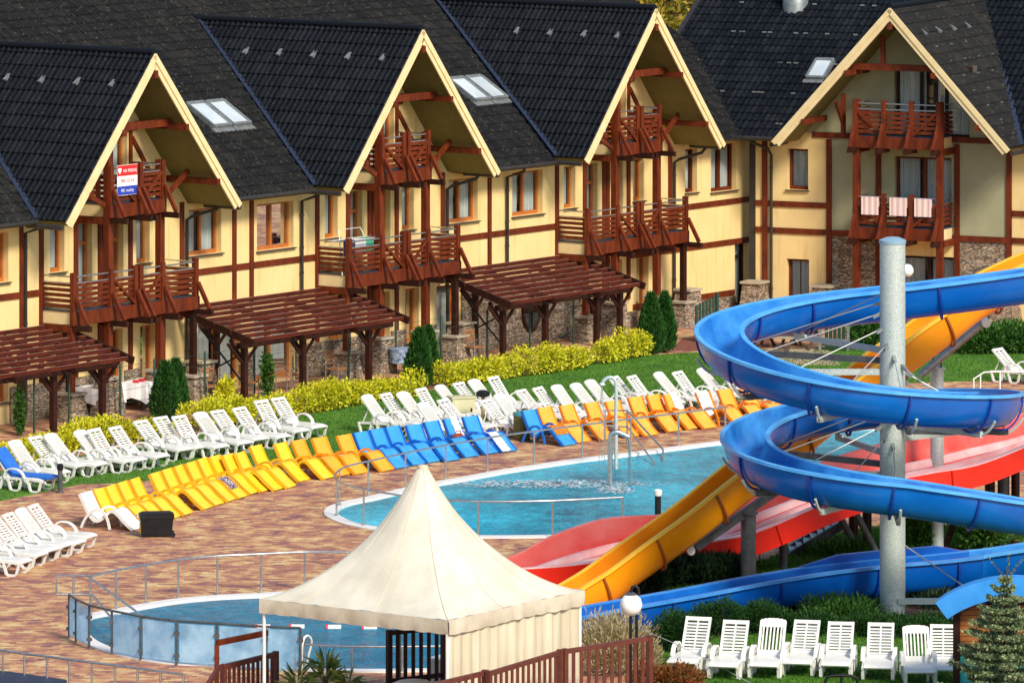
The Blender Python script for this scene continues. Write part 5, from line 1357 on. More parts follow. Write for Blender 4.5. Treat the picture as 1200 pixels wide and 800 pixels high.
MB().sweep(rr, lambda k, t: sh(k, [(.056, .015), (.075, .012), (.075, -.48), (.056, -.485)])).build('side_wall', M_red, red, smooth=25)
MB().sweep(rr, lambda k, t: sh(k, [(-W_ + .085, -.32), (-W_ + .02, .235), (-W_ + .005, .235), (-W_ + .07, -.32)])).build('far_wall', M_pinkwall, red, smooth=25)
MB().sweep(rr, lambda k, t: sh(k, [(.08, .03), (-.07, .035), (-.07, .0), (.08, .0)])).build('rim', M_pink, red, smooth=25)
MB().sweep(rr, lambda k, t: sh(k, [(-W_ + .03, .25), (-W_ - .07, .25), (-W_ - .07, .2), (-W_ + .03, .2)])).build('rim', M_pinkwall, red, smooth=25)
for L_ in (1, 2):
    c = -.09 - L_ * (W_ - .18) / 3
    MB().sweep(rr, lambda k, t: sh(k, [(c + .10, -.26), (c + .06, -.12), (c, -.09), (c - .06, -.12), (c - .10, -.26)])).build('lane_divider', M_pink, red, smooth=30)
for k in (22, 31, 38, 50, 57):
    p = rr[k]; t = (rr[k + 1] - rr[k - 1]).normalized(); sd = Vector((t.y, -t.x, 0)).normalized(); up = sd.cross(t)
    MB().bar(p + sd * .09 + up * -.0, p + sd * .09 + up * -.48, .05, .03).build('joint_flange', M_red, red)
for (x, y, zt, r, mt) in ((868, 664, 1.0, .09, M_timberd), (918, 668, 1.25, .10, M_darksteel), (795, 668, .5, .10, M_timberd), (760, 672, .4, .10, M_timberd), (1000, 650, 1.6, .11, M_timberd), (1016, 648, 1.6, .11, M_timberd), (1160, 640, 1.8, .12, M_timberd), (1176, 640, 2.0, .14, M_darksteel), (745, 676, .4, .09, M_timberd), (1190, 640, 2.0, .10, M_timberd)):
    q = at(x, y); post(red, rb, q.x, q.y, zt, r, mt)
for (x0, y0, x1, y1, Y) in ((985, 607, 1010, 652, 137.2), (1004, 603, 1030, 652, 136.8), (1088, 602, 1072, 645, 138.5), (1122, 600, 1106, 645, 138.5), (1150, 590, 1120, 612, 139)):
    MB().tube([od(x0, y0, Y) - rb, od(x1, y1, Y) - rb], .085, 10).build('brace', M_darksteel if x0 < 1050 else M_bark, red, smooth=True)
# maintenance stair behind
s0_, s1_ = od(885, 672, 137.5), od(985, 612, 138.6)
stair = thing('steel_stair', 'narrow grated steel stair running up behind the red slide', 'stairs', (s0_.x, s0_.y, 0)); sb = Vector((s0_.x, s0_.y, 0))
for dy in (-.45, .45): MB().bar(s0_ - sb + Vector((0, dy, 0)), s1_ - sb + Vector((0, dy, 0)), .06, .2).build('stringer', M_darksteel, stair)
for k in range(12):
    p = s0_.lerp(s1_, (k + .5) / 12) - sb; MB().box(p.x - .13, p.x + .13, p.y - .42, p.y + .42, p.z + .02, p.z + .05).build('tread', M_alu, stair)
for k in range(0, 12, 3):
    p = s0_.lerp(s1_, (k + .5) / 12) - sb; MB().tube([p + Vector((0, -.45, 0)), p + Vector((0, -.45, .5))], .018, 6).build('baluster', M_darksteel, stair)
# ------------------------------------------------------------------ pergolas, terrace furniture
def pergola(S0, S1, label, posts, zb=2.42, db=1.62, zf=1.68, df=-.80, n=9):
    o0 = FA.w((S0 + S1) / 2, df, 0)
    t = thing('pergola', label, 'pergola', o0, FA.a); h = (S1 - S0) / 2
    def L(x, d, z): return Vector((x, d - df, z))
    sl, tp = MB(), MB()
    for k in range(n):
        f = k / (n - 1); d = db + (df - db) * f; z = zb + (zf - zb) * f
        j = random.uniform(-.06, .06)
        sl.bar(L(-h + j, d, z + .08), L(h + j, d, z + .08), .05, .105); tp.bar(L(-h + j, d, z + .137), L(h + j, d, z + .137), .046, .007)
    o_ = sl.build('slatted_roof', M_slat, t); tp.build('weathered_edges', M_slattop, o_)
    for x in (-h + .02, h - .1): MB().bar(L(x, db + .1, zb + .03), L(x, df - .16, zf + .03), .09, .20).build('rafter', M_timberd, t)
    for (pa, pb) in ((.9, -.35),):
        za_, zb_ = 1.75, 1.35
        MB().bar(L(-h + .3, pa, za_), L(-h + .3, pb, .55), .03, .045).build('cross_tie', M_black, t); MB().bar(L(-h + .3, pb, zb_), L(-h + .3, pa, .75), .03, .045).build('cross_tie', M_black, t)
    for x in (-h / 3, h / 3):
        MB().bar(L(x, db + .05, zb - .06), L(x, df - .12, zf - .06), .09, .17).build('rafter', M_timberd, t)
    for d, z in ((df + .45, zf + .0), ):
        MB().bar(L(-h + .1, d, z - .10), L(h - .1, d, z - .10), .12, .16).build('beam', M_timberd, t)
    for (x, d) in posts:
        f = (d - db) / (df - db); z = zb + (zf - zb) * f
        MB().box(x - .075, x + .075, d - df - .075, d - df + .075, 0, z - .12).build('post', M_timberd, t)
        for sx in (-1, 1):
            MB().bar(L(x, d, z - .80), L(x + sx * .72, d, z - .14), .06, .075).build('brace', M_timberd, t)
        MB().bar(L(x, d, z - .75), L(x, d + .5, z - .12), .07, .09).build('brace', M_timberd, t)
    return t
pergola(-9.1, -1.95, 'dark red timber pergola under the gable that carries the sign', [(-2.3, -.35), (.9, -.35), (2.9, -.35), (3.0, .9), (1.0, .9)])
pergola(3.05, 10.2, 'red timber pergola between the first and second gables', [(-3.2, -.35), (-.6, -.35), (2.4, -.35), (3.0, .9), (-2.9, .9)])
pergola(15.0, 21.85, 'red timber pergola under the third gable', [(-3.0, -.35), (-.9, -.35), (1.7, -.35), (2.9, -.35), (-2.7, .9)])
# wire fence with green posts in front of the terraces
fb = [at(x, y) for x, y in ((40, 508), (81, 501), (141, 490), (181, 483), (240, 474), (298, 464), (354, 455), (409, 446), (464, 437), (517, 429), (571, 421), (621, 414), (672, 406))]
t = thing('wire_fence', 'thin wire fence with dark green posts behind the golden hedge', 'fence', fb[0])
for p in fb: MB().lathe([(.032, 0), (.032, 1.45), (.02, 1.48)], 10, p - fb[0]).build('post', M_green_post, t, smooth=40)
m = MB()
for z in (.4, .75, 1.1, 1.4): m.tube([p - fb[0] + Vector((0, 0, z)) for p in fb], .005, 4)
m.build('wires', M_green_post, t)
# green slatted gate by the third gable
g0 = at(825, 400); t = thing('garden_gate', 'dark green slatted gate beside the stone pier', 'gate', g0, .5)
for k in range(6): MB().box(-.3 + k * .12, -.22 + k * .12, -.02, .02, .05, 1.1 + .05 * k).build('slat', M_green_post, t)
MB().box(-.35, .45, -.03, .03, .3, .38).build('rail', M_green_post, t); MB().box(.42, .5, -.04, .04, 0, 1.45).build('post', M_green_post, t)
g1 = at(978, 411); t = thing('garden_gate', 'dark green gate seen through the spiral slide', 'gate', g1, -.3)
for k in range(5): MB().box(-.3 + k * .13, -.2 + k * .13, -.02, .02, .05, 1.1).build('slat', M_green_post, t)
for x in (-.45, .42): MB().box(x - .035, x + .035, -.035, .035, 0, 1.15).build('post', M_alu, t)
MB().box(-.42, .42, -.03, .03, .3, .36).build('rail', M_alu, t)
# tables with cloths and chairs on the terraces
def table(label, p, rz, material, dish=False):
    t = thing('dining_table', label, 'table', p, rz)
    MB().box(-.62, .62, -.4, .4, .70, .735).build('table_top', M_wicker, t)
    for x in (-.5, .5):
        for y in (-.3, .3): MB().box(x - .03, x + .03, y - .03, y + .03, 0, .70).build('leg', M_darksteel, t)
    return t
def tcloth(label, p, rz):
    m = MB(); n = 24; top = []; mid = []; low = []
    R = [(-.66, -.44), (.66, -.44), (.66, .44), (-.66, .44)]
    pts = []
    for k in range(4):
        a, b = Vector((*R[k], 0)), Vector((*R[(k + 1) % 4], 0))
        for j in range(6): pts.append(a.lerp(b, j / 6))
    for i, q in enumerate(pts):
        s = 1 + .05 * math.sin(i * 2.1); top.append((q.x, q.y, .745)); low.append((q.x * 1.05 * s, q.y * 1.08 * s, .745 - (.42 + .12 * (1 if i % 6 == 0 else 0) + .04 * math.sin(i * 1.7))))
    m.poly(top)
    for i in range(24): m.quad(top[i], top[(i + 1) % 24], low[(i + 1) % 24], low[i])
    o = m.build('tablecloth', M_cloth, smooth=35); o.location = p; o.rotation_euler = (0, 0, rz)
    return tag(o, label, 'tablecloth')
def chair(label, p, rz, material=None, group='chairs on the hotel terraces'):
    t = thing('terrace_chair', label, 'chair', p, rz, group)
    MB().box(-.23, .23, -.22, .22, .43, .47).build('seat', material or M_wicker, t)
    b = MB()
    for k in range(4): b.box(-.22, .22, .20, .235, .56 + k * .1, .63 + k * .1)
    b.build('backrest', material or M_wicker, t)
    for x in (-.21, .21):
        MB().tube([(x, -.2, 0), (x, -.2, .62), (x, .1, .64), (x, .22, .6)], .016, 6).build('arm', M_steel, t, smooth=True); MB().tube([(x, .22, 0), (x, .22, .95)], .018, 6).build('leg', M_steel, t, smooth=True)
for x, y, w_, lb in ((116, 484, 0, 'table under the white cloth nearest the pergola post'), (168, 478, 0, 'table under the white cloth set with red napkins beside the thuja'),):
    p = at(x, y); table('dark ' + lb, p, FA.a + .2, None); tcloth('white ' + ('lace cloth hanging low by the pergola post' if x < 150 else 'lace cloth on the table set with red napkins'), p, FA.a + .2)
p = at(163, 478); m = MB()
for k in range(6): m.box(-.45 + k * .17, -.33 + k * .17, -.2 + .1 * (k % 2), -.05 + .1 * (k % 2), .752, .80)
o = m.build('napkins', M_buoy); o.location = p; o.rotation_euler = (0, 0, FA.a + .2); tag(o, 'folded red napkins laid out on the white cloth', 'napkins')
ch_spots = [(72, 489, 'wooden chair behind the first pergola post by the stone wall'), (247, 471, 'wooden terrace chair between the two left posts of the middle pergola'), (266, 470, 'wooden terrace chair among plants under the middle pergola'), (292, 466, 'wooden terrace chair at the glass door under the middle pergola'), (330, 460, 'wooden terrace chair near the right posts of the middle pergola'), (352, 457, 'wooden terrace chair at the right end of the middle pergola'), (394, 450, 'grey terrace chair in front of the stone wall'), (556, 424, 'wooden terrace chair at the left posts of the third pergola')]
for k, (x, y, lb) in enumerate(ch_spots): chair(lb, at(x, y), FA.a + random.uniform(-.8, .8))
p = at(474, 438); t = thing('parasol_table', 'small round table with blue star cloth behind the thuja pair', 'table', p)
MB().lathe([(.03, 0), (.03, .7)], 10).build('leg', M_darksteel, t); MB().lathe([(.46, .34), (.45, .70), (.45, .735), (.02, .74)], 18).build('table_cover', mat('blue_star_cloth', (0.03, 0.07, 0.16), (0.4, 0.5, 0.62), 9, 0.8), t, smooth=40)
# wooden picnic tables by the gravel
for k, (x, y) in enumerate([(915, 409), (940, 407)]):
    t = thing('picnic_table', ['weathered wooden picnic table seen through the spiral, farther from the pole', 'weathered wooden picnic table seen through the spiral, nearer the pole'][k], 'table', at(x, y), -.4)
    MB().box(-.6, .6, -.35, .35, .68, .73).build('table_top', M_alu2, t)
    for sy in (-.62, .62): MB().box(-.6, .6, sy - .13, sy + .13, .40, .44).build('bench', M_alu2, t)
    for sx in (-.45, .45): MB().bar((sx, -.7, .0), (sx, .2, .68), .06, .08).bar((sx, .7, .0), (sx, -.2, .68), .06, .08).build('trestle', M_bark, t)
# globe lamp on the lodge wall
b0 = at_depth(1063, 317, 182.2)
t = thing('globe_lamp', 'white globe lamp beside the pole in front of the grey gable', 'lamp', (b0.x, b0.y, 0))
MB().lathe([(.05, 0), (.05, b0.z - .2)], 10).build('lamp_post', M_darksteel, t)
bm_ = MB(); bm_.lathe([(.02, -.2), (.12, -.17), (.19, -.07), (.2, .0), (.19, .07), (.12, .17), (.02, .2)], 16, (0, 0, b0.z)); bm_.build('globe', M_globe, t, smooth=True)
# white rail and pool edge at the right
railing('pool_railing', 'white bent rail on the lawn at the far end of the large pool', [at(1141, 470), at(1153, 462), at(1175, 461), at(1215, 462)], .62, .9, material=M_white)
railing('pool_railing', 'dark steel railing beyond the red slide on the far bank', [at(1130, 492), at(1180, 490), at(1230, 489)], .7, .8)

# ------------------------------------------------------------------ balcony things
def hang(name, label, fr, x0, x1, d, z0, z1, material, cat, group=None):
    m = MB(); n = 10
    for k in range(n):
        xa, xb = x0 + (x1 - x0) * k / n, x0 + (x1 - x0) * (k + 1) / n; ya, yb = .02 * math.sin(k * 1.9), .02 * math.sin((k + 1) * 1.9)
        m.quad((xa, -.035 + ya, z0), (xb, -.035 + yb, z0), (xb, -.028, z1), (xa, -.028, z1)); m.quad((xa, -.028, z1), (xb, -.028, z1), (xb, .03, z1 - .02), (xa, .03, z1 - .02)); m.quad((xa, .03, z1 - .02), (xb, .03, z1 - .02), (xb, .05, z1 - .3), (xa, .05, z1 - .3))
    o = m.build(name, material, smooth=True); o.location = fr.w(0, d, 0); o.rotation_euler = (0, 0, fr.a)
    return tag(o, label, cat, group)
M_str = mat('pale_pink_towel', (0.72, 0.44, 0.40), (0.78, 0.66, 0.61), 5, 0.9, stretch=(9, 1, .1), lo=.3, hi=.7)
for k, (a, b) in enumerate(((1011, 1031), (1044, 1064), (1073, 1093))):
    xa, xb = FB.inv(a, 245, FD)[0], FB.inv(b, 245, FD)[0]
    hang('beach_towel', ['pink striped towel hung on the lodge balcony farthest from the pole top post', 'pink striped towel hung in the middle of the lodge balcony', 'pale pink towel hung at the corner post end of the lodge balcony'][k], FB, xa, xb, FD - .09, 3.36, 3.92, M_str, 'towel', None)
# sign on the upper balcony under the first gable
sx0, sx1 = FA.inv(134, 200, FD)[0], FA.inv(157.5, 200, FD)[0]
sz1 = FA.inv(134, 194, FD)[1]; sz0 = FA.inv(134, 229.5, FD)[1]
sg = thing('banner', 'red white and blue banner tied to the upper balcony of the first gable', 'banner', FA.w((sx0 + sx1) / 2, FD - .10, sz0), FA.a)
w_, h_ = (sx1 - sx0), sz1 - sz0
MB().box(-w_ / 2, w_ / 2, -.006, .006, 0, h_).build('sheet', mat('white_vinyl', (0.8, 0.8, 0.8), None, rough=.45), sg)
MB().box(-w_ / 2 + .005, w_ / 2 - .005, -.0095, -.0065, h_ * .64, h_ - .01).build('red_band', mat('red_vinyl', (0.62, 0.02, 0.02), None, rough=.45), sg)
MB().box(-w_ / 2 + .005, w_ / 2 - .005, -.0095, -.0065, .01, h_ * .30).build('blue_band', mat('blue_vinyl', (0.02, 0.05, 0.40), None, rough=.45), sg)
s = MB(); s.poly([(x * .001 * w_ - w_ * .38, -.012, h_ * .90 + z * .001 * h_) for x, z in ((-80, 0), (80, 0), (80, -90), (0, -200), (-80, -90))]); s.build('shield_emblem', mat('white_ink', (0.85, 0.85, 0.85), None, rough=.5), sg)
def text(parent, body, size, loc, material, name='lettering', sx=1.0):
    cu = bpy.data.curves.new(name, 'FONT'); cu.body = body; cu.size = size; cu.align_x = 'CENTER'; cu.align_y = 'CENTER'; cu.extrude = .001; cu.space_character = 1.05
    cu.materials.append(material); o = bpy.data.objects.new(name, cu); COL.objects.link(o); o.parent = parent; o.location = loc; o.rotation_euler = (PI / 2, 0, 0); o.scale = (sx, 1, 1)
    bpy.context.view_layer.update(); dg = bpy.context.evaluated_depsgraph_get(); me = bpy.data.meshes.new_from_object(o.evaluated_get(dg)); me.materials.clear(); me.materials.append(material)
    n_ = bpy.data.objects.new(name, me); COL.objects.link(n_); n_.parent = parent; n_.location = loc; n_.rotation_euler = (PI / 2, 0, 0); n_.scale = (sx, 1, 1)
    bpy.data.objects.remove(o); return n_
text(sg, 'NA PREDAJ', h_ * .155, (w_ * .12, -.013, h_ * .80), MATS['white_ink'], sx=.85)
text(sg, '0905 152 514', h_ * .16, (0, -.013, h_ * .47), mat('red_ink', (0.55, 0.03, 0.03), None, rough=.5), sx=.72)
text(sg, 'RK reality', h_ * .15, (0, -.013, h_ * .155), MATS['white_ink'], sx=1.0)
# laundry on the second gable's lower balcony
lx0 = FA.inv(398, 290, FD + .3)[0]; lz = FA.inv(398, 283, FD + .3)[1]
t = thing('drying_rack', 'white drying rack with laundry on the balcony of the middle gable', 'drying rack', FA.w(lx0 + .9, FD + .45, 2.95), FA.a)
MB().tube([(-.9, -.25, .0), (-.5, .2, 1.25), (.5, .2, 1.25), (.9, -.25, .0)], .015, 6).build('frame', M_white, t)
r = MB()
for k in range(5): r.tube([(-1.0, -.3 + k * .12, .98), (1.0, -.3 + k * .12, .98)], .008, 5)
r.build('rod', M_white, t)
for k, (a, b, col) in enumerate(((-.95, -.45, (0.05, 0.06, 0.16)), (-.35, .15, (0.62, 0.60, 0.62)), (.05, .55, (0.05, 0.34, 0.20)), (.55, .95, (0.45, 0.05, 0.10)))):
    c = MB(); y = -.32 + .03 * k
    c.quad((a, y, .55), (b, y, .52), (b, y, .99), (a, y, .99)); c.quad((a, y, .99), (b, y, .99), (b, y + .3, .985), (a, y + .3, .985))
    o = c.build('laundry', mat('laundry_cloth%d' % k, col, None, rough=.9), t)

# ------------------------------------------------------------------ pavilion tent
ta, ts, zt = .62, 4.51, 2.44
T0 = Vector((-1.214, 113.2, 0)); e1 = Vector((math.cos(ta), -math.sin(ta), 0)); e2 = Vector((math.sin(ta), math.cos(ta), 0))
tc = T0 - e1 * ts / 2 + e2 * ts / 2
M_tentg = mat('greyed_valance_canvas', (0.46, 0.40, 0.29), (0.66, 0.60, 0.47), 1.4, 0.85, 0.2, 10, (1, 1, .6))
tent = thing('pavilion_tent', 'cream peaked pavilion tent with scalloped valance and one closed side', 'tent', tc)
def TL(a, b, z): return e1 * a + e2 * b + Vector((0, 0, z))   # a,b in -1..1 * half
hs = ts / 2
m = MB(); NR, NA = 18, 80
def rim_pt(k):
    f = (k % NA) / (NA / 4); s, u = int(f) % 4, f - int(f)
    c = [(1, -1), (1, 1), (-1, 1), (-1, -1)]; a, b = c[s], c[(s + 1) % 4]
    return (a[0] + (b[0] - a[0]) * u, a[1] + (b[1] - a[1]) * u)
ztop = 4.93
rows = []
for r in range(NR + 1):
    f = r / NR                       # 0 rim .. 1 peak
    row = []
    for k in range(NA):
        a, b = rim_pt(k); l = math.hypot(a, b); corner = (l - 1) / .4142
        rr = (1 - f); rad = rr * 1.0 + .0
        # from square to round towards the top
        q = min(1, f * 1.15); ax, bx = a * (1 - q) + a / l * q, b * (1 - q) + b / l * q
        s = rad * .965 + .035
        z = zt + (ztop - zt) * (f ** 1.75 * .72 + f * .28)
        z += .010 * math.sin(k * 2.4 + f * 3) * (1 - f) * 1.2 + .006 * math.sin(k * .9 - f * 9)
        z -= .045 * (1 - f) * math.sin(PI * min(1, f * 2.2)) * (1 - corner)
        row.append(TL(ax * hs * s, bx * hs * s, z))
    rows.append(row)
for row in rows: m.v += [tuple(p) for p in row]
for r in range(NR):
    for k in range(NA): m.f.append((r * NA + k, r * NA + (k + 1) % NA, (r + 1) * NA + (k + 1) % NA, (r + 1) * NA + k))
m.f.append(tuple(NR * NA + k for k in range(NA)))
can = m.build('canopy', M_tent, tent, smooth=60)
sm = MB()
for k in range(0, NA, 8):
    pts = [rows[r][k] + Vector((0, 0, .006)) for r in range(NR + 1)]; sm.tube(pts, .007, 4, cap=False)
sm.build('seams', M_tentw, can)
pk = MB(); pk.lathe([(.11, ztop - .03), (.105, ztop + .02), (.04, ztop + .04)], 12); pk.build('peak_cap', M_tentw, can, smooth=True)
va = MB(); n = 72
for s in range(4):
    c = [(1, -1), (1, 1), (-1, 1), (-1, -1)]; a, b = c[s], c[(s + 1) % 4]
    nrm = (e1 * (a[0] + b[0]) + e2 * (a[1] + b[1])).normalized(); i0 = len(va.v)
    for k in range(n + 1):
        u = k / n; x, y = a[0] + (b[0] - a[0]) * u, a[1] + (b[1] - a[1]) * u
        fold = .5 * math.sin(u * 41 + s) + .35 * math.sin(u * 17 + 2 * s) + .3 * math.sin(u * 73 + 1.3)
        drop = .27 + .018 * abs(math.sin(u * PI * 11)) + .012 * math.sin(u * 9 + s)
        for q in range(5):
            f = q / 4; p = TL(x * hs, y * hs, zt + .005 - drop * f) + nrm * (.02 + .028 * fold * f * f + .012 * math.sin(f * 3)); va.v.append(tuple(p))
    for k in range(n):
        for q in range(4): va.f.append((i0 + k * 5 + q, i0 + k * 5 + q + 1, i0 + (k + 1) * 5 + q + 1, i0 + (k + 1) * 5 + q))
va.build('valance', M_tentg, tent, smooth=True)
for a, b in ((1, -1), (1, 1), (-1, 1), (-1, -1)):
    p = TL(a * hs * .975, b * hs * .975, 0); MB().tube([p, p + Vector((0, 0, zt))], .035, 10).build('pole', M_white if (a, b) != (-1, 1) else M_alu, tent, smooth=True)
w = MB(); n = 60
P = []
for k in range(n + 1):
    u = -1 + 2 * k / n; off = .018 * math.sin(k * 1.55) + .01 * math.sin(k * .7)
    P.append((TL(hs * .985, u * hs * .98, .02) + e1 * off * 1.5, TL(hs * .985, u * hs * .98, zt - .1) + e1 * off))
for k in range(n): w.quad(P[k][0], P[k + 1][0], P[k + 1][1], P[k][1])
w.build('side_wall', M_tentw, tent, smooth=70)
for k in range(1, 4):
    u = -1 + .5 * k
# things in the tent
def picket(name, label, p0, p1, h, posts=(0, 1), n=None, z0=.12, top=(.07, .09), material=None, step=.16, zoff0=0, zoff1=0, toprail=True):
    t = thing(name, label, 'fence', p0); o = Vector(p0); q = Vector(p1) - o; L_ = q.length; dr = q.normalized(); ang = math.atan2(dr.y, dr.x)
    t.rotation_euler = (0, 0, ang); mt = material or M_brown; sl = (zoff1 - zoff0) / L_
    Z = lambda x: zoff0 + sl * x
    for f in posts: MB().box(f * L_ - .05, f * L_ + .05, -.05, .05, -.1, h + .06 + Z(f * L_)).build('post', mt, t)
    m = MB(); m.bar((0, 0, h + Z(0)), (L_, 0, h + Z(L_)), *top); m.build('top_rail', mt, t)
    m = MB(); m.bar((0, .0, z0 + .1 + Z(0)), (L_, 0, z0 + .1 + Z(L_)), .05, .09); m.build('bottom_rail', mt, t)
    k = int(L_ / step); pk = MB()
    for i in range(1, k):
        x = i * L_ / k; pk.box(x - .04, x + .04, -.035, -.012, z0 + Z(x), h - .04 + Z(x))
    pk.build('pickets', mt, t)
    return t
fa0, fb0 = at(503, 838, 0), at(572, 824, 0)
def hpt(px, py, z): return at(px, py, z)
# right fence: top rail seen from (512,801) to (568,786), (572,787) to (648,764), (650,762) to (760,746)
q = [hpt(505, 803, 1.6), hpt(568.5, 788, 1.6), hpt(573, 789, 1.6), hpt(656, 764, 1.6), hpt(662, 763, 1.6), hpt(761, 747.5, 1.6)]
for p in q: p.z = 0
picket('picket_fence', 'dark brown picket fence panel meeting the tent corner', q[0], q[1], 1.6, step=.2, z0=.35)
picket('picket_fence', 'dark brown picket fence panel in front of the closed tent side', q[2], q[3], 1.6, step=.2, z0=.35)
picket('picket_fence', 'dark brown picket fence panel beside the globe lamp', q[4], q[5], 1.6, step=.2, z0=.35)
for (a, b) in ((q[0], q[1]),): pass
q = [hpt(262, 781, .95), hpt(323, 766, .95)]
for p in q: p.z = 0
picket('picket_fence', 'dark brown picket fence panel at the open tent corner', q[0], q[1], .95, top=(.08, .10))
u0, u1 = hpt(254, 753, 1.45), hpt(313, 741, 1.45)
t = thing('wooden_handrail', 'red brown timber handrail standing above the picket panel by the tent pole', 'handrail', (u0.x, u0.y, 0))
o = Vector((u0.x, u0.y, 0)); MB().bar(u0 - o, u1 - o, .07, .11).build('handrail', M_frame if False else M_timber, t); MB().box(-.045, .045, -.045, .045, 0, 1.42).build('post', M_timber, t)
dn = hpt(226, 830, .55); MB().bar(Vector((0.05, -.1, 1.0)), dn - o, .07, .10).build('stair_rail', M_brown, t)
i0, i1 = hpt(456, 740, 1.42), hpt(520, 733, 1.42)
i0.z = i1.z = 0
picket('picket_fence', 'almost black picket panel standing inside the tent', i0, i1, 1.40, material=M_timberd, step=.17, z0=.35)
cb = hpt(521, 793, .2); t = thing('white_chest', 'white chest standing inside the tent by the closed side', 'chest', (cb.x, cb.y, 0), -ta)
MB().box(-.25, .35, -.25, .25, 0, .55).build('body', M_white, t); MB().box(-.27, .37, -.27, .27, .553, .60).build('lid', M_white, t)
pb = hpt(484, 800, .78); t = thing('folded_parasol_table', 'round table with pale grey cover under the tent valance', 'table', (pb.x, pb.y, 0))
MB().lathe([(.5, .0), (.5, .66), (.48, .74), (.3, .82), (.1, .85), (.02, .855)], 24).build('table_cover', M_cloth, t, smooth=60)
pb = hpt(433, 803, .7); t = thing('round_cushion', 'pale pink round cushion at the foot of the yucca', 'cushion', (pb.x, pb.y, .0))
MB().lathe([(.36, .0), (.40, .35), (.36, .66), (.2, .72), (.02, .73)], 20).build('cover', mat('pale_pink_cloth', (0.72, 0.42, 0.45), (0.8, 0.55, 0.56), 3, 0.9), t, smooth=True)

# ------------------------------------------------------------------ globe lamp at the fence
lb = hpt(742, 832, 0)
t = thing('globe_lamp', 'twin post garden lamp with hanging white globe by the brown fence', 'lamp', lb)
zg = H - (708 + 400) * lb.y / F; x0 = (739.5 - 742) * lb.y / F
zt2 = zg + .34
MB().tube([(-.05, 0, 0), (-.05, 0, zt2 - .10), (-.02, 0, zt2), (.05, 0, zt2 + .03), (.10, 0, zt2 - .02), (.115, 0, zt2 - .16)], .03, 8).build('lamp_post', M_black, t, smooth=True)
MB().tube([(.07, .03, 0), (.07, .03, zg - .2)], .03, 8).build('lamp_post', M_black, t, smooth=True)
for z in (.5, 1.0, 1.3): MB().box(-.06, .08, -.01, .04, z, z + .03).build('tie_plate', M_darksteel, t)
gm = MB(); gm.lathe([(.02, -.225), (.12, -.19), (.19, -.12), (.225, -.0), (.19, .12), (.12, .19), (.06, .215)], 24, (x0, .0, zg)); gm.build('globe', M_globe, t, smooth=True)
MB().lathe([(.12, .19), (.12, .21), (.05, .245)], 14, (x0, 0, zg)).build('cap', M_darksteel, t)
cbl = MB(); a = lb + Vector((.0, .0, zg - .42)); b = hpt(800, 752, .9); c = hpt(880, 800, .0)
cbl.tube(spline([tuple(a), tuple(hpt(800, 758, .62)), tuple(c)], 8), .008, 5); tag(cbl.build('guy_cable', M_rope), 'thin cable slanting from the lamp down to the lower lawn', 'cable')
hp = hpt(986, 812, 0); t = thing('hoop_stand', 'black hooped steel stand at the bottom edge of the lawn', 'stand', hp)
MB().tube(spline([(-.33, 0, 0), (-.32, 0, .25), (-.24, 0, .34), (0, 0, .36), (.24, 0, .34), (.32, 0, .25), (.33, 0, 0)], 5), .03, 8).build('hoop', M_black, t, smooth=True)
MB().tube([(0, 0, 0), (0, 0, .34)], .028, 8).build('post', M_black, t)

# ------------------------------------------------------------------ kiosk with barrel roof
kp = at(1121, 820, 0)
hut = thing('kiosk', 'small kiosk with bright blue barrel roof, orange boards and teal base', 'kiosk', kp, math.radians(-6))
kw, kd, kh = 2.3, .9, 1.93
MB().box(0, kw, .06, kd, 0, .95).build('teal_wall', M_teal, hut)
bd = MB()
for k in range(9): bd.box(.0, kw, .05, kd, .953 + k * .105, .953 + k * .105 + .095)
bd.build('board_wall', M_hutwood, hut)
MB().box(-.02, kw + .02, .0, .06, .93, .99).build('sill_board', M_hutwood, hut)
for x in (.0, kw): MB().box(x - .07, x + .07, -.06, .08, 0, kh + .05).build('corner_post', M_timberd, hut)
cxk = kw / 2; Rk = 2.55; half = 1.52
a0 = math.asin(half / Rk); zc = kh + .02 - Rk * math.cos(a0)
th = [PI / 2 + a0 - 2 * a0 * k / 16 for k in range(17)]
kd_ = .12
rf_ = MB()
def kr(a, r, y): return (cxk + r * math.cos(a), y, zc + r * math.sin(a))
for k in range(16):
    a, b = th[k], th[k + 1]
    rf_.quad(kr(a, Rk + .04, -.42), kr(b, Rk + .04, -.42), kr(b, Rk + .04, kd_), kr(a, Rk + .04, kd_))
    rf_.quad(kr(a, Rk - .02, -.42), kr(b, Rk - .02, -.42), kr(b, Rk - .02, kd_), kr(a, Rk - .02, kd_))
    rf_.quad(kr(a, Rk + .04, -.42), kr(b, Rk + .04, -.42), kr(b, Rk - .02, -.42), kr(a, Rk - .02, -.42))
rf_.quad(kr(th[0], Rk + .04, -.42), kr(th[0], Rk - .02, -.42), kr(th[0], Rk - .02, kd_), kr(th[0], Rk + .04, kd_))
for k in range(16):
    a, b = th[k], th[k + 1]; rf_.quad(kr(a, Rk - .45, .0), kr(b, Rk - .45, .0), kr(b, Rk - .45, kd), kr(a, Rk - .45, kd))
rf_.build('barrel_roof', M_hutblue, hut, smooth=50)
fs = MB()
for k in range(16):
    a, b = th[k], th[k + 1]
    for y in (-.46, -.425):
        fs.quad(kr(a, Rk + .06, y), kr(b, Rk + .06, y), kr(b, Rk - .34, y), kr(a, Rk - .34, y))
    fs.quad(kr(a, Rk + .06, -.46), kr(b, Rk + .06, -.46), kr(b, Rk + .06, -.425), kr(a, Rk + .06, -.425)); fs.quad(kr(a, Rk - .34, -.46), kr(b, Rk - .34, -.46), kr(b, Rk - .34, -.425), kr(a, Rk - .34, -.425))
fs.build('arched_fascia', M_hutblue, hut, smooth=40)
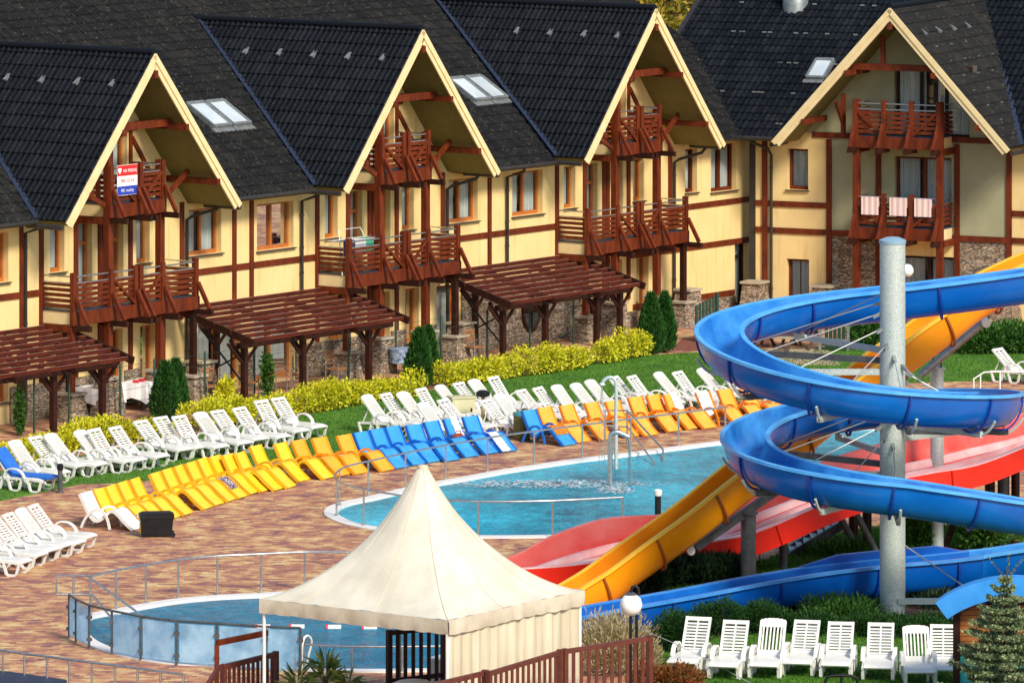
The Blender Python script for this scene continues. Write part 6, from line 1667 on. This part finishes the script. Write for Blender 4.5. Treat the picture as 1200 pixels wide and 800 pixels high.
gb = MB(); gb.poly([kr(a, Rk - .03, .05) for a in th]); gb.build('gable_panel', M_timberd, hut)
# ------------------------------------------------------------------ plants
def rnd_dir(): 
    z = random.uniform(-1, 1); a = random.uniform(0, 2 * PI); r = math.sqrt(1 - z * z); return Vector((r * math.cos(a), r * math.sin(a), z))
def clump(m, c, rx, ry, rz, n, l0, l1, w, up=.4, shell=.55):
    for _ in range(n):
        d = rnd_dir(); r = shell + (1 - shell) * random.random(); r *= 1 + .12 * math.sin(d.x * 7 + c.x * 3) * math.cos(d.y * 6 + c.y)
        p = Vector((c.x + d.x * rx * r, c.y + d.y * ry * r, c.z + d.z * rz * r))
        dd = (d + Vector((0, 0, up)) + rnd_dir() * .6)
        m.leaf(p, dd, random.uniform(l0, l1), w * random.uniform(.7, 1.3))
def hedge(label, base, h, w, dens):
    t = thing('hedge', label, 'hedge', base[0]); o = Vector(base[0]); m, st = MB(), MB()
    for a, b in zip(base, base[1:]):
        L_ = (b - a).length; n = max(1, int(L_ / .28))
        for k in range(n):
            p = a.lerp(b, (k + random.random()) / n) - o; hh = h * random.uniform(.80, 1.06) * (.90 + .12 * math.sin((a.x + b.x) * 1.1 + k * .35))
            sd = Vector((random.uniform(-.16, .16), random.uniform(-.16, .16), 0))
            clump(m, p + sd + Vector((0, 0, hh * .56)), w * random.uniform(.8, 1.1), w * random.uniform(.8, 1.1), hh * .52, int(dens * 3.4), .05, .105, .058, .25, .45)
            for j in range(4):
                q = p + Vector((random.uniform(-.2, .2), random.uniform(-.2, .2), 0)); st.tube([q, q + Vector((random.uniform(-.12, .12), random.uniform(-.12, .12), hh * .8))], [.014, .006], 4)
    st.tube([q - o + Vector((0, 0, .03)) for q in base], .03, 5)
    m.build('foliage', M_hedge, t, fix=False); st.build('stems', M_hedgein, t, fix=False)
    return t
HB = lambda pts: [at(x, y) for x, y in pts]
hedge('golden green hedge behind the first white loungers and below the sign', HB([(-20, 550), (30, 541), (70, 533), (110, 524), (150, 518), (190, 513)]), .74, .40, 150)
hedge('golden hedge between the first thuja pair and the second', HB([(222, 506), (262, 500), (300, 493), (340, 487), (370, 483), (410, 475), (450, 468), (484, 464)]), .80, .42, 160)
hedge('golden hedge just beyond the second thuja pair', HB([(516, 455), (545, 451), (575, 446), (603, 443)]), .80, .42, 160)
hedge('bright golden hedge below the third pergola', HB([(612, 441), (640, 437), (668, 433), (688, 430)]), .84, .46, 160)
hedge('bright golden hedge ending at the third thuja pair', HB([(697, 427), (720, 423), (742, 419), (754, 416)]), .80, .44, 160)
def thuja(label, p, h, r, n=2600):
    t = thing('thuja', label, 'conifer', p, random.uniform(0, 6), 'clipped thujas along the hedge'); m = MB()
    for _ in range(n):
        f = random.random() ** .8; z = h * (.02 + .98 * f); rr = r * (min(1, (1 - f) * 1.75) ** .72) * (.82 + .2 * min(1, f * 6)) * (.86 + .14 * math.sqrt(random.random()))
        a = random.uniform(0, 2 * PI); rr *= 1 + .09 * math.sin(3 * a + z * 5) + .05 * math.sin(7 * a - z * 9)
        d = Vector((math.cos(a), math.sin(a), 0)); m.leaf(d * rr * .94 + Vector((0, 0, z)), d * .55 + Vector((0, 0, 1.0)) + rnd_dir() * .3, random.uniform(.10, .20), .055)
    m.build('crown', M_thuja, t, fix=False)
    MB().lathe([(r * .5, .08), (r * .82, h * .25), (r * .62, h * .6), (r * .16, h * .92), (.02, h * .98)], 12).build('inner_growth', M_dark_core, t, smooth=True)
    MB().tube([(0, 0, 0), (0, 0, h * .5)], [.06, .03], 6).build('trunk', M_bark, t)
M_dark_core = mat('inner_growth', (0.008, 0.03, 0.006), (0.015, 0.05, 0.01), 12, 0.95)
for lab, x, y, h, r in (('fuller thuja in front of the terrace table, front one of its pair', 194, 494, 1.55, .38), ('slimmer thuja half hidden behind its neighbour by the stone pier', 206, 489, 1.50, .30), ('fuller thuja in the gap of the golden hedge, front one of its pair', 491, 455, 1.62, .36), ('slimmer thuja behind the fuller one in the hedge gap', 502, 451, 1.60, .28), ('fuller thuja at the end of the bright hedge, front one of its pair', 763, 415, 1.75, .36), ('slimmer thuja at the end of the bright hedge by the stone pier', 779, 413, 1.72, .30)):
    thuja(lab, at(x, y), h, r)
def bush(label, p, rx, ry, h, n, material, l0=.08, l1=.2, w=.05, up=.6, cat='shrub', group=None, lobes=7):
    t = thing('shrub', label, cat, p, 0, group); m, st = MB(), MB()
    for k in range(lobes):
        a = random.uniform(0, 2 * PI); q = math.sqrt(random.random()) * .55; hh = h * random.uniform(.75, 1.05)
        c = Vector((rx * q * math.cos(a), ry * q * math.sin(a), hh * .5))
        clump(m, c, rx * .6, ry * .6, hh * .5, n // lobes, l0, l1, w, up, .5); st.tube([(0, 0, 0), (c.x, c.y, hh * .8)], [.02, .008], 5)
    m.build('foliage', material, t, fix=False); st.build('stems', M_bark, t, fix=False)
    return t
bush('round green juniper beside the lounger nearest the lamp', at(790, 760), .72, .7, .92, 8500, M_juniper, .045, .10, .022)
bush('green juniper behind the backrests of the two loungers by the lamp', at(838, 744), .6, .6, .78, 6000, M_juniper, .045, .10, .022)
bush('green juniper between the second and third lower loungers', at(884, 741), .55, .55, .75, 5500, M_juniper, .045, .10, .022)
bush('low spreading juniper with pale tips before the flume', at(985, 732), 1.0, .8, .62, 5200, M_shrub, .06, .16, .03)
for k, (x, y) in enumerate([(925, 740), (955, 742), (1010, 744), (1045, 746), (1090, 744), (1120, 742)]):
    bush(['low green juniper behind the fourth lower lounger', 'low green juniper behind the fifth lower lounger', 'low green juniper left of the galvanised pole foot', 'low green juniper in front of the pole foot', 'low green juniper behind the upright-slat lounger near the hut', 'low green juniper against the hut post'][k], at(x, y), .62, .5, .46, 3800, M_juniper, .05, .11, .024)
for k, (x, y) in enumerate([(755, 694), (785, 688), (815, 686), (845, 684), (730, 700)]):
    bush(['dark shrub under the orange slide end, second from the lamp', 'dark shrub between the orange slide and dark column', 'dark shrub below the red slide wall', 'dark shrub at the foot of the dark slide column', 'dark shrub nearest the lamp behind the flume'][k], at(x, y), .6, .5, .72, 2200, M_dark_shrub, .08, .2, .045, 1.4)
for k, (x, y) in enumerate([(930, 712), (1000, 712), (1080, 708), (1120, 712), (1160, 708)]):
    bush(['dark ground shrub under the flume before the pole', 'dark ground shrub at the left of the pole', 'dark ground shrub below the cross beam', 'dark ground shrub behind the hut post', 'dark ground shrub behind the spruce'][k], at(x, y), .8, .5, .35, 1500, M_dark_shrub, .08, .2, .04)
bush('leafy shrub between the galvanised poles', at(1075, 650), .55, .5, 1.15, 2600, M_shrub, .08, .18, .06, 1.0)
bush('loose leafy shrub by the dark right column', at(1160, 648), .7, .5, 1.2, 1800, M_shrub, .1, .22, .07, .6)
bush('low grassy shrub behind the flume splash wall', at(985, 655), .7, .5, .42, 1200, M_shrub, .1, .24, .03, 1.2)
bush('small green shrub seen left of the pole through the spiral', at(1018, 408), .8, .6, 1.1, 2400, M_shrub, .1, .2, .07, .6)
for k, x in enumerate([1125, 1150, 1175, 1200, 1225]):
    bush('green clipped shrub with reddish base in the far lawn bed, %s from the slide strut' % ORD[k], at(x, 414), .85, .6, .95, 2600, M_shrub, .08, .16, .06, .6)
bush('reddish barberry at the corner of the brown fence', at(778, 812), .75, .6, .62, 3200, M_redshrub, .05, .12, .035, .7)
bush('red green barberry below the juniper', at(800, 806), .5, .4, .42, 1600, M_redshrub, .05, .12, .035, .7)
bush('feathery straw coloured ornamental grass behind the brown fence', at(711, 792), .92, .6, 1.32, 8500, M_dry, .06, .16, .022, 1.0, 'grass clump')
bush('feathery straw coloured tuft right of the lamp post', at(757, 790), .3, .25, .75, 1200, M_dry, .08, .2, .02, 1.1, 'grass clump')
bush('climbing green plant on the first pergola post', at(22, 510), .16, .16, 1.4, 900, M_shrub, .06, .14, .06, .2)
bush('climbing green plant on the stone pier under the middle pergola', at(312, 467), .18, .16, 1.5, 900, M_shrub, .06, .14, .06, .2)
bush('potted flowering plant among the middle pergola chairs', at(264, 474), .3, .25, .75, 900, M_hedge, .06, .16, .05, .6)
# yucca
yb = at(381, 826)
t = thing('yucca', 'spiky yucca with yellow centred rosettes in front of the small pool', 'plant', yb)
m = MB(); zt_ = H - (792 + 400) * yb.y / F
for (cx_, cz, n, l, s) in ((.0, zt_ + .0, 100, .50, 1.0), (-.55, zt_ - .25, 60, .44, .6), (.45, zt_ - .3, 60, .42, .6)):
    for _ in range(n):
        a = random.uniform(0, 2 * PI); e = random.uniform(-.25, 1.35); d = Vector((math.cos(a) * math.cos(e), math.sin(a) * math.cos(e), math.sin(e)))
        m.leaf(Vector((cx_, 0, cz)) + d * .05 + Vector((0, 0, random.uniform(-.2, .25))), d, l * random.uniform(.7, 1.1), .055, nrm=Vector((-math.sin(a), math.cos(a), .2)))
m.build('leaves', M_yucca, t, fix=False)
for cx_ in (0, -.55, .45): MB().tube([(cx_ * .3, 0, 0), (cx_, 0, zt_ - (.0 if cx_ == 0 else .25))], [.08, .05], 8).build('trunk', M_bark, t)
# blue spruce in front of the kiosk
sp = at(1177, 838)
t = thing('spruce', 'young blue green spruce with bare twigs at the tip before the kiosk', 'conifer', sp)
zT = H - (664 + 400) * sp.y / F; m = MB(); br = MB()
br.tube([(0, 0, 0), (.02, 0, zT * .6), (.05, 0, zT)], [.05, .03, .008], 6)
lev = 0.15
while lev < zT - .12:
    f = lev / zT; R_ = (1.28 * max(0.0, (.90 - f) / .90) ** .85 + .09); nb = 9 if f < .8 else 6
    off = random.uniform(0, 6)
    for k in range(nb):
        a = off + 2 * PI * k / nb + random.uniform(-.25, .25); L_ = R_ * random.uniform(.65, 1.2); d = Vector((math.cos(a), math.sin(a), 0))
        b0 = Vector((.02, 0, lev)); pts = [b0, b0 + d * L_ * .5 + Vector((0, 0, -.02 * L_)), b0 + d * L_ + Vector((0, 0, .10 * L_ + .25 * (f > .8) * L_))]
        br.tube(pts, [.012, .008, .004], 4)
        ns = int(10 + L_ * 26)
        for j in range(ns):
            u = .18 + .82 * j / ns; p = pts[0].lerp(pts[1], u * 2) if u < .5 else pts[1].lerp(pts[2], u * 2 - 1)
            sd = Vector((-d.y, d.x, 0)) * (1 if j % 2 else -1)
            sp_l = (.07 + .15 * (1 - u)) * random.uniform(.6, 1.1) * (L_ + .2)
            tw = (d * .7 + sd * .8 + Vector((0, 0, random.uniform(-.1, .25)))).normalized(); e = p + tw * sp_l
            for q in range(6):
                v = p.lerp(e, q / 5); 
                for s2 in (0, 1): m.leaf(v, tw * .8 + rnd_dir() * .9, random.uniform(.06, .10), .030)
    lev += random.uniform(.15, .22)
for a in (-.35, .05, .3):
    p = Vector((.05, 0, zT - .25)); e = p + Vector((a, 0, .42 if abs(a) > .2 else .5)); br.tube([p, e], [.012, .006], 5)
    for q in range(30):
        v = p.lerp(e, random.random()); m.leaf(v, (e - p).normalized() + rnd_dir() * .8, .06, .018)
m.build('needles', M_spruce, t, fix=False); br.build('trunk', M_bark, t, fix=False)
# trees behind the hotel
def tree(label, p, h, rad, material, n):
    t = thing('tree', label, 'tree', p, random.uniform(0, 6), 'trees behind the hotel roofs'); tr, m = MB(), MB()
    tr.tube([(0, 0, 0), (.1, .1, h * .35), (.0, .2, h * .62)], [.28, .2, .1], 8)
    for k in range(22):
        a = random.uniform(0, 2 * PI); z = h * random.uniform(.42, .96); q = rad * math.sqrt(random.random()) * (1.15 - .55 * z / h)
        c = Vector((q * math.cos(a), q * math.sin(a), z)); tr.tube([(0, .1, h * random.uniform(.3, .55)), tuple(c)], [.09, .02], 5)
        clump(m, c, rad * .36, rad * .36, h * .09, n // 22, .14, .34, .16, .2, .25)
    tr.build('trunk', M_bark, t, fix=False); m.build('crown', material, t, fix=False)
for k, (px, Y, h, r, mm, lb) in enumerate(((752, 236, 13, 3.2, M_autumn, 'yellow brown autumn tree between the hotel roofs'), (790, 240, 13.5, 3.0, M_autumn, 'golden tree just left of the lodge roof'), (826, 246, 13, 3.0, M_greentree, 'green tree behind the lodge roof edge'), (770, 252, 14, 3.4, M_greentree, 'green tree far behind the golden ones'), (735, 262, 15, 4, M_autumn, 'autumn tree behind the end of the long roof'))):
    tree(lb, Vector(((px - 600) * Y / F, Y, 0)), h, r, mm, 5200)
# ------------------------------------------------------------------ light and camera
sun_dir = Vector((0.47, -0.82, 0.0)).normalized()
EL = math.radians(39)
sv = Vector((sun_dir.x * math.cos(EL), sun_dir.y * math.cos(EL), math.sin(EL)))
L = bpy.data.lights.new('Sun', 'SUN'); L.energy = 3.5; L.angle = math.radians(13); L.color = (1.0, 0.91, 0.78)
lo = bpy.data.objects.new('Sun', L); COL.objects.link(lo); lo.rotation_euler = (-sv).to_track_quat('-Z', 'Y').to_euler(); lo.location = (0, 0, 60)
wd = bpy.data.worlds.new('World'); scn.world = wd; wd.use_nodes = True
nt = wd.node_tree; bg = nt.nodes['Background']; sky = nt.nodes.new('ShaderNodeTexSky'); sky.sky_type = 'NISHITA'; sky.sun_disc = False
sky.sun_elevation = EL; sky.sun_rotation = math.atan2(sun_dir.x, sun_dir.y); sky.air_density = 1.0; sky.dust_density = 1.0
nt.links.new(sky.outputs[0], bg.inputs['Color']); bg.inputs['Strength'].default_value = 0.135
cd = bpy.data.cameras.new('Camera'); cam = bpy.data.objects.new('Camera', cd); COL.objects.link(cam)
cam.location = (0, 0, H); cam.rotation_euler = (PI / 2, 0, 0)
cd.sensor_width = 36.0; cd.sensor_fit = 'HORIZONTAL'; cd.lens = F / 1200 * 36.0
cd.shift_y = (YH - 400) / 1200.0
cd.clip_start = 1.0; cd.clip_end = 3000.0
scn.camera = cam
scn.view_settings.view_transform = 'Standard'; scn.view_settings.look = 'None'; scn.view_settings.gamma = 1.0; scn.view_settings.exposure = 0.38
scn.render.engine = 'CYCLES'
scn.cycles.max_bounces = 8; scn.cycles.transparent_max_bounces = 16; scn.cycles.caustics_refractive = False; scn.cycles.caustics_reflective = False
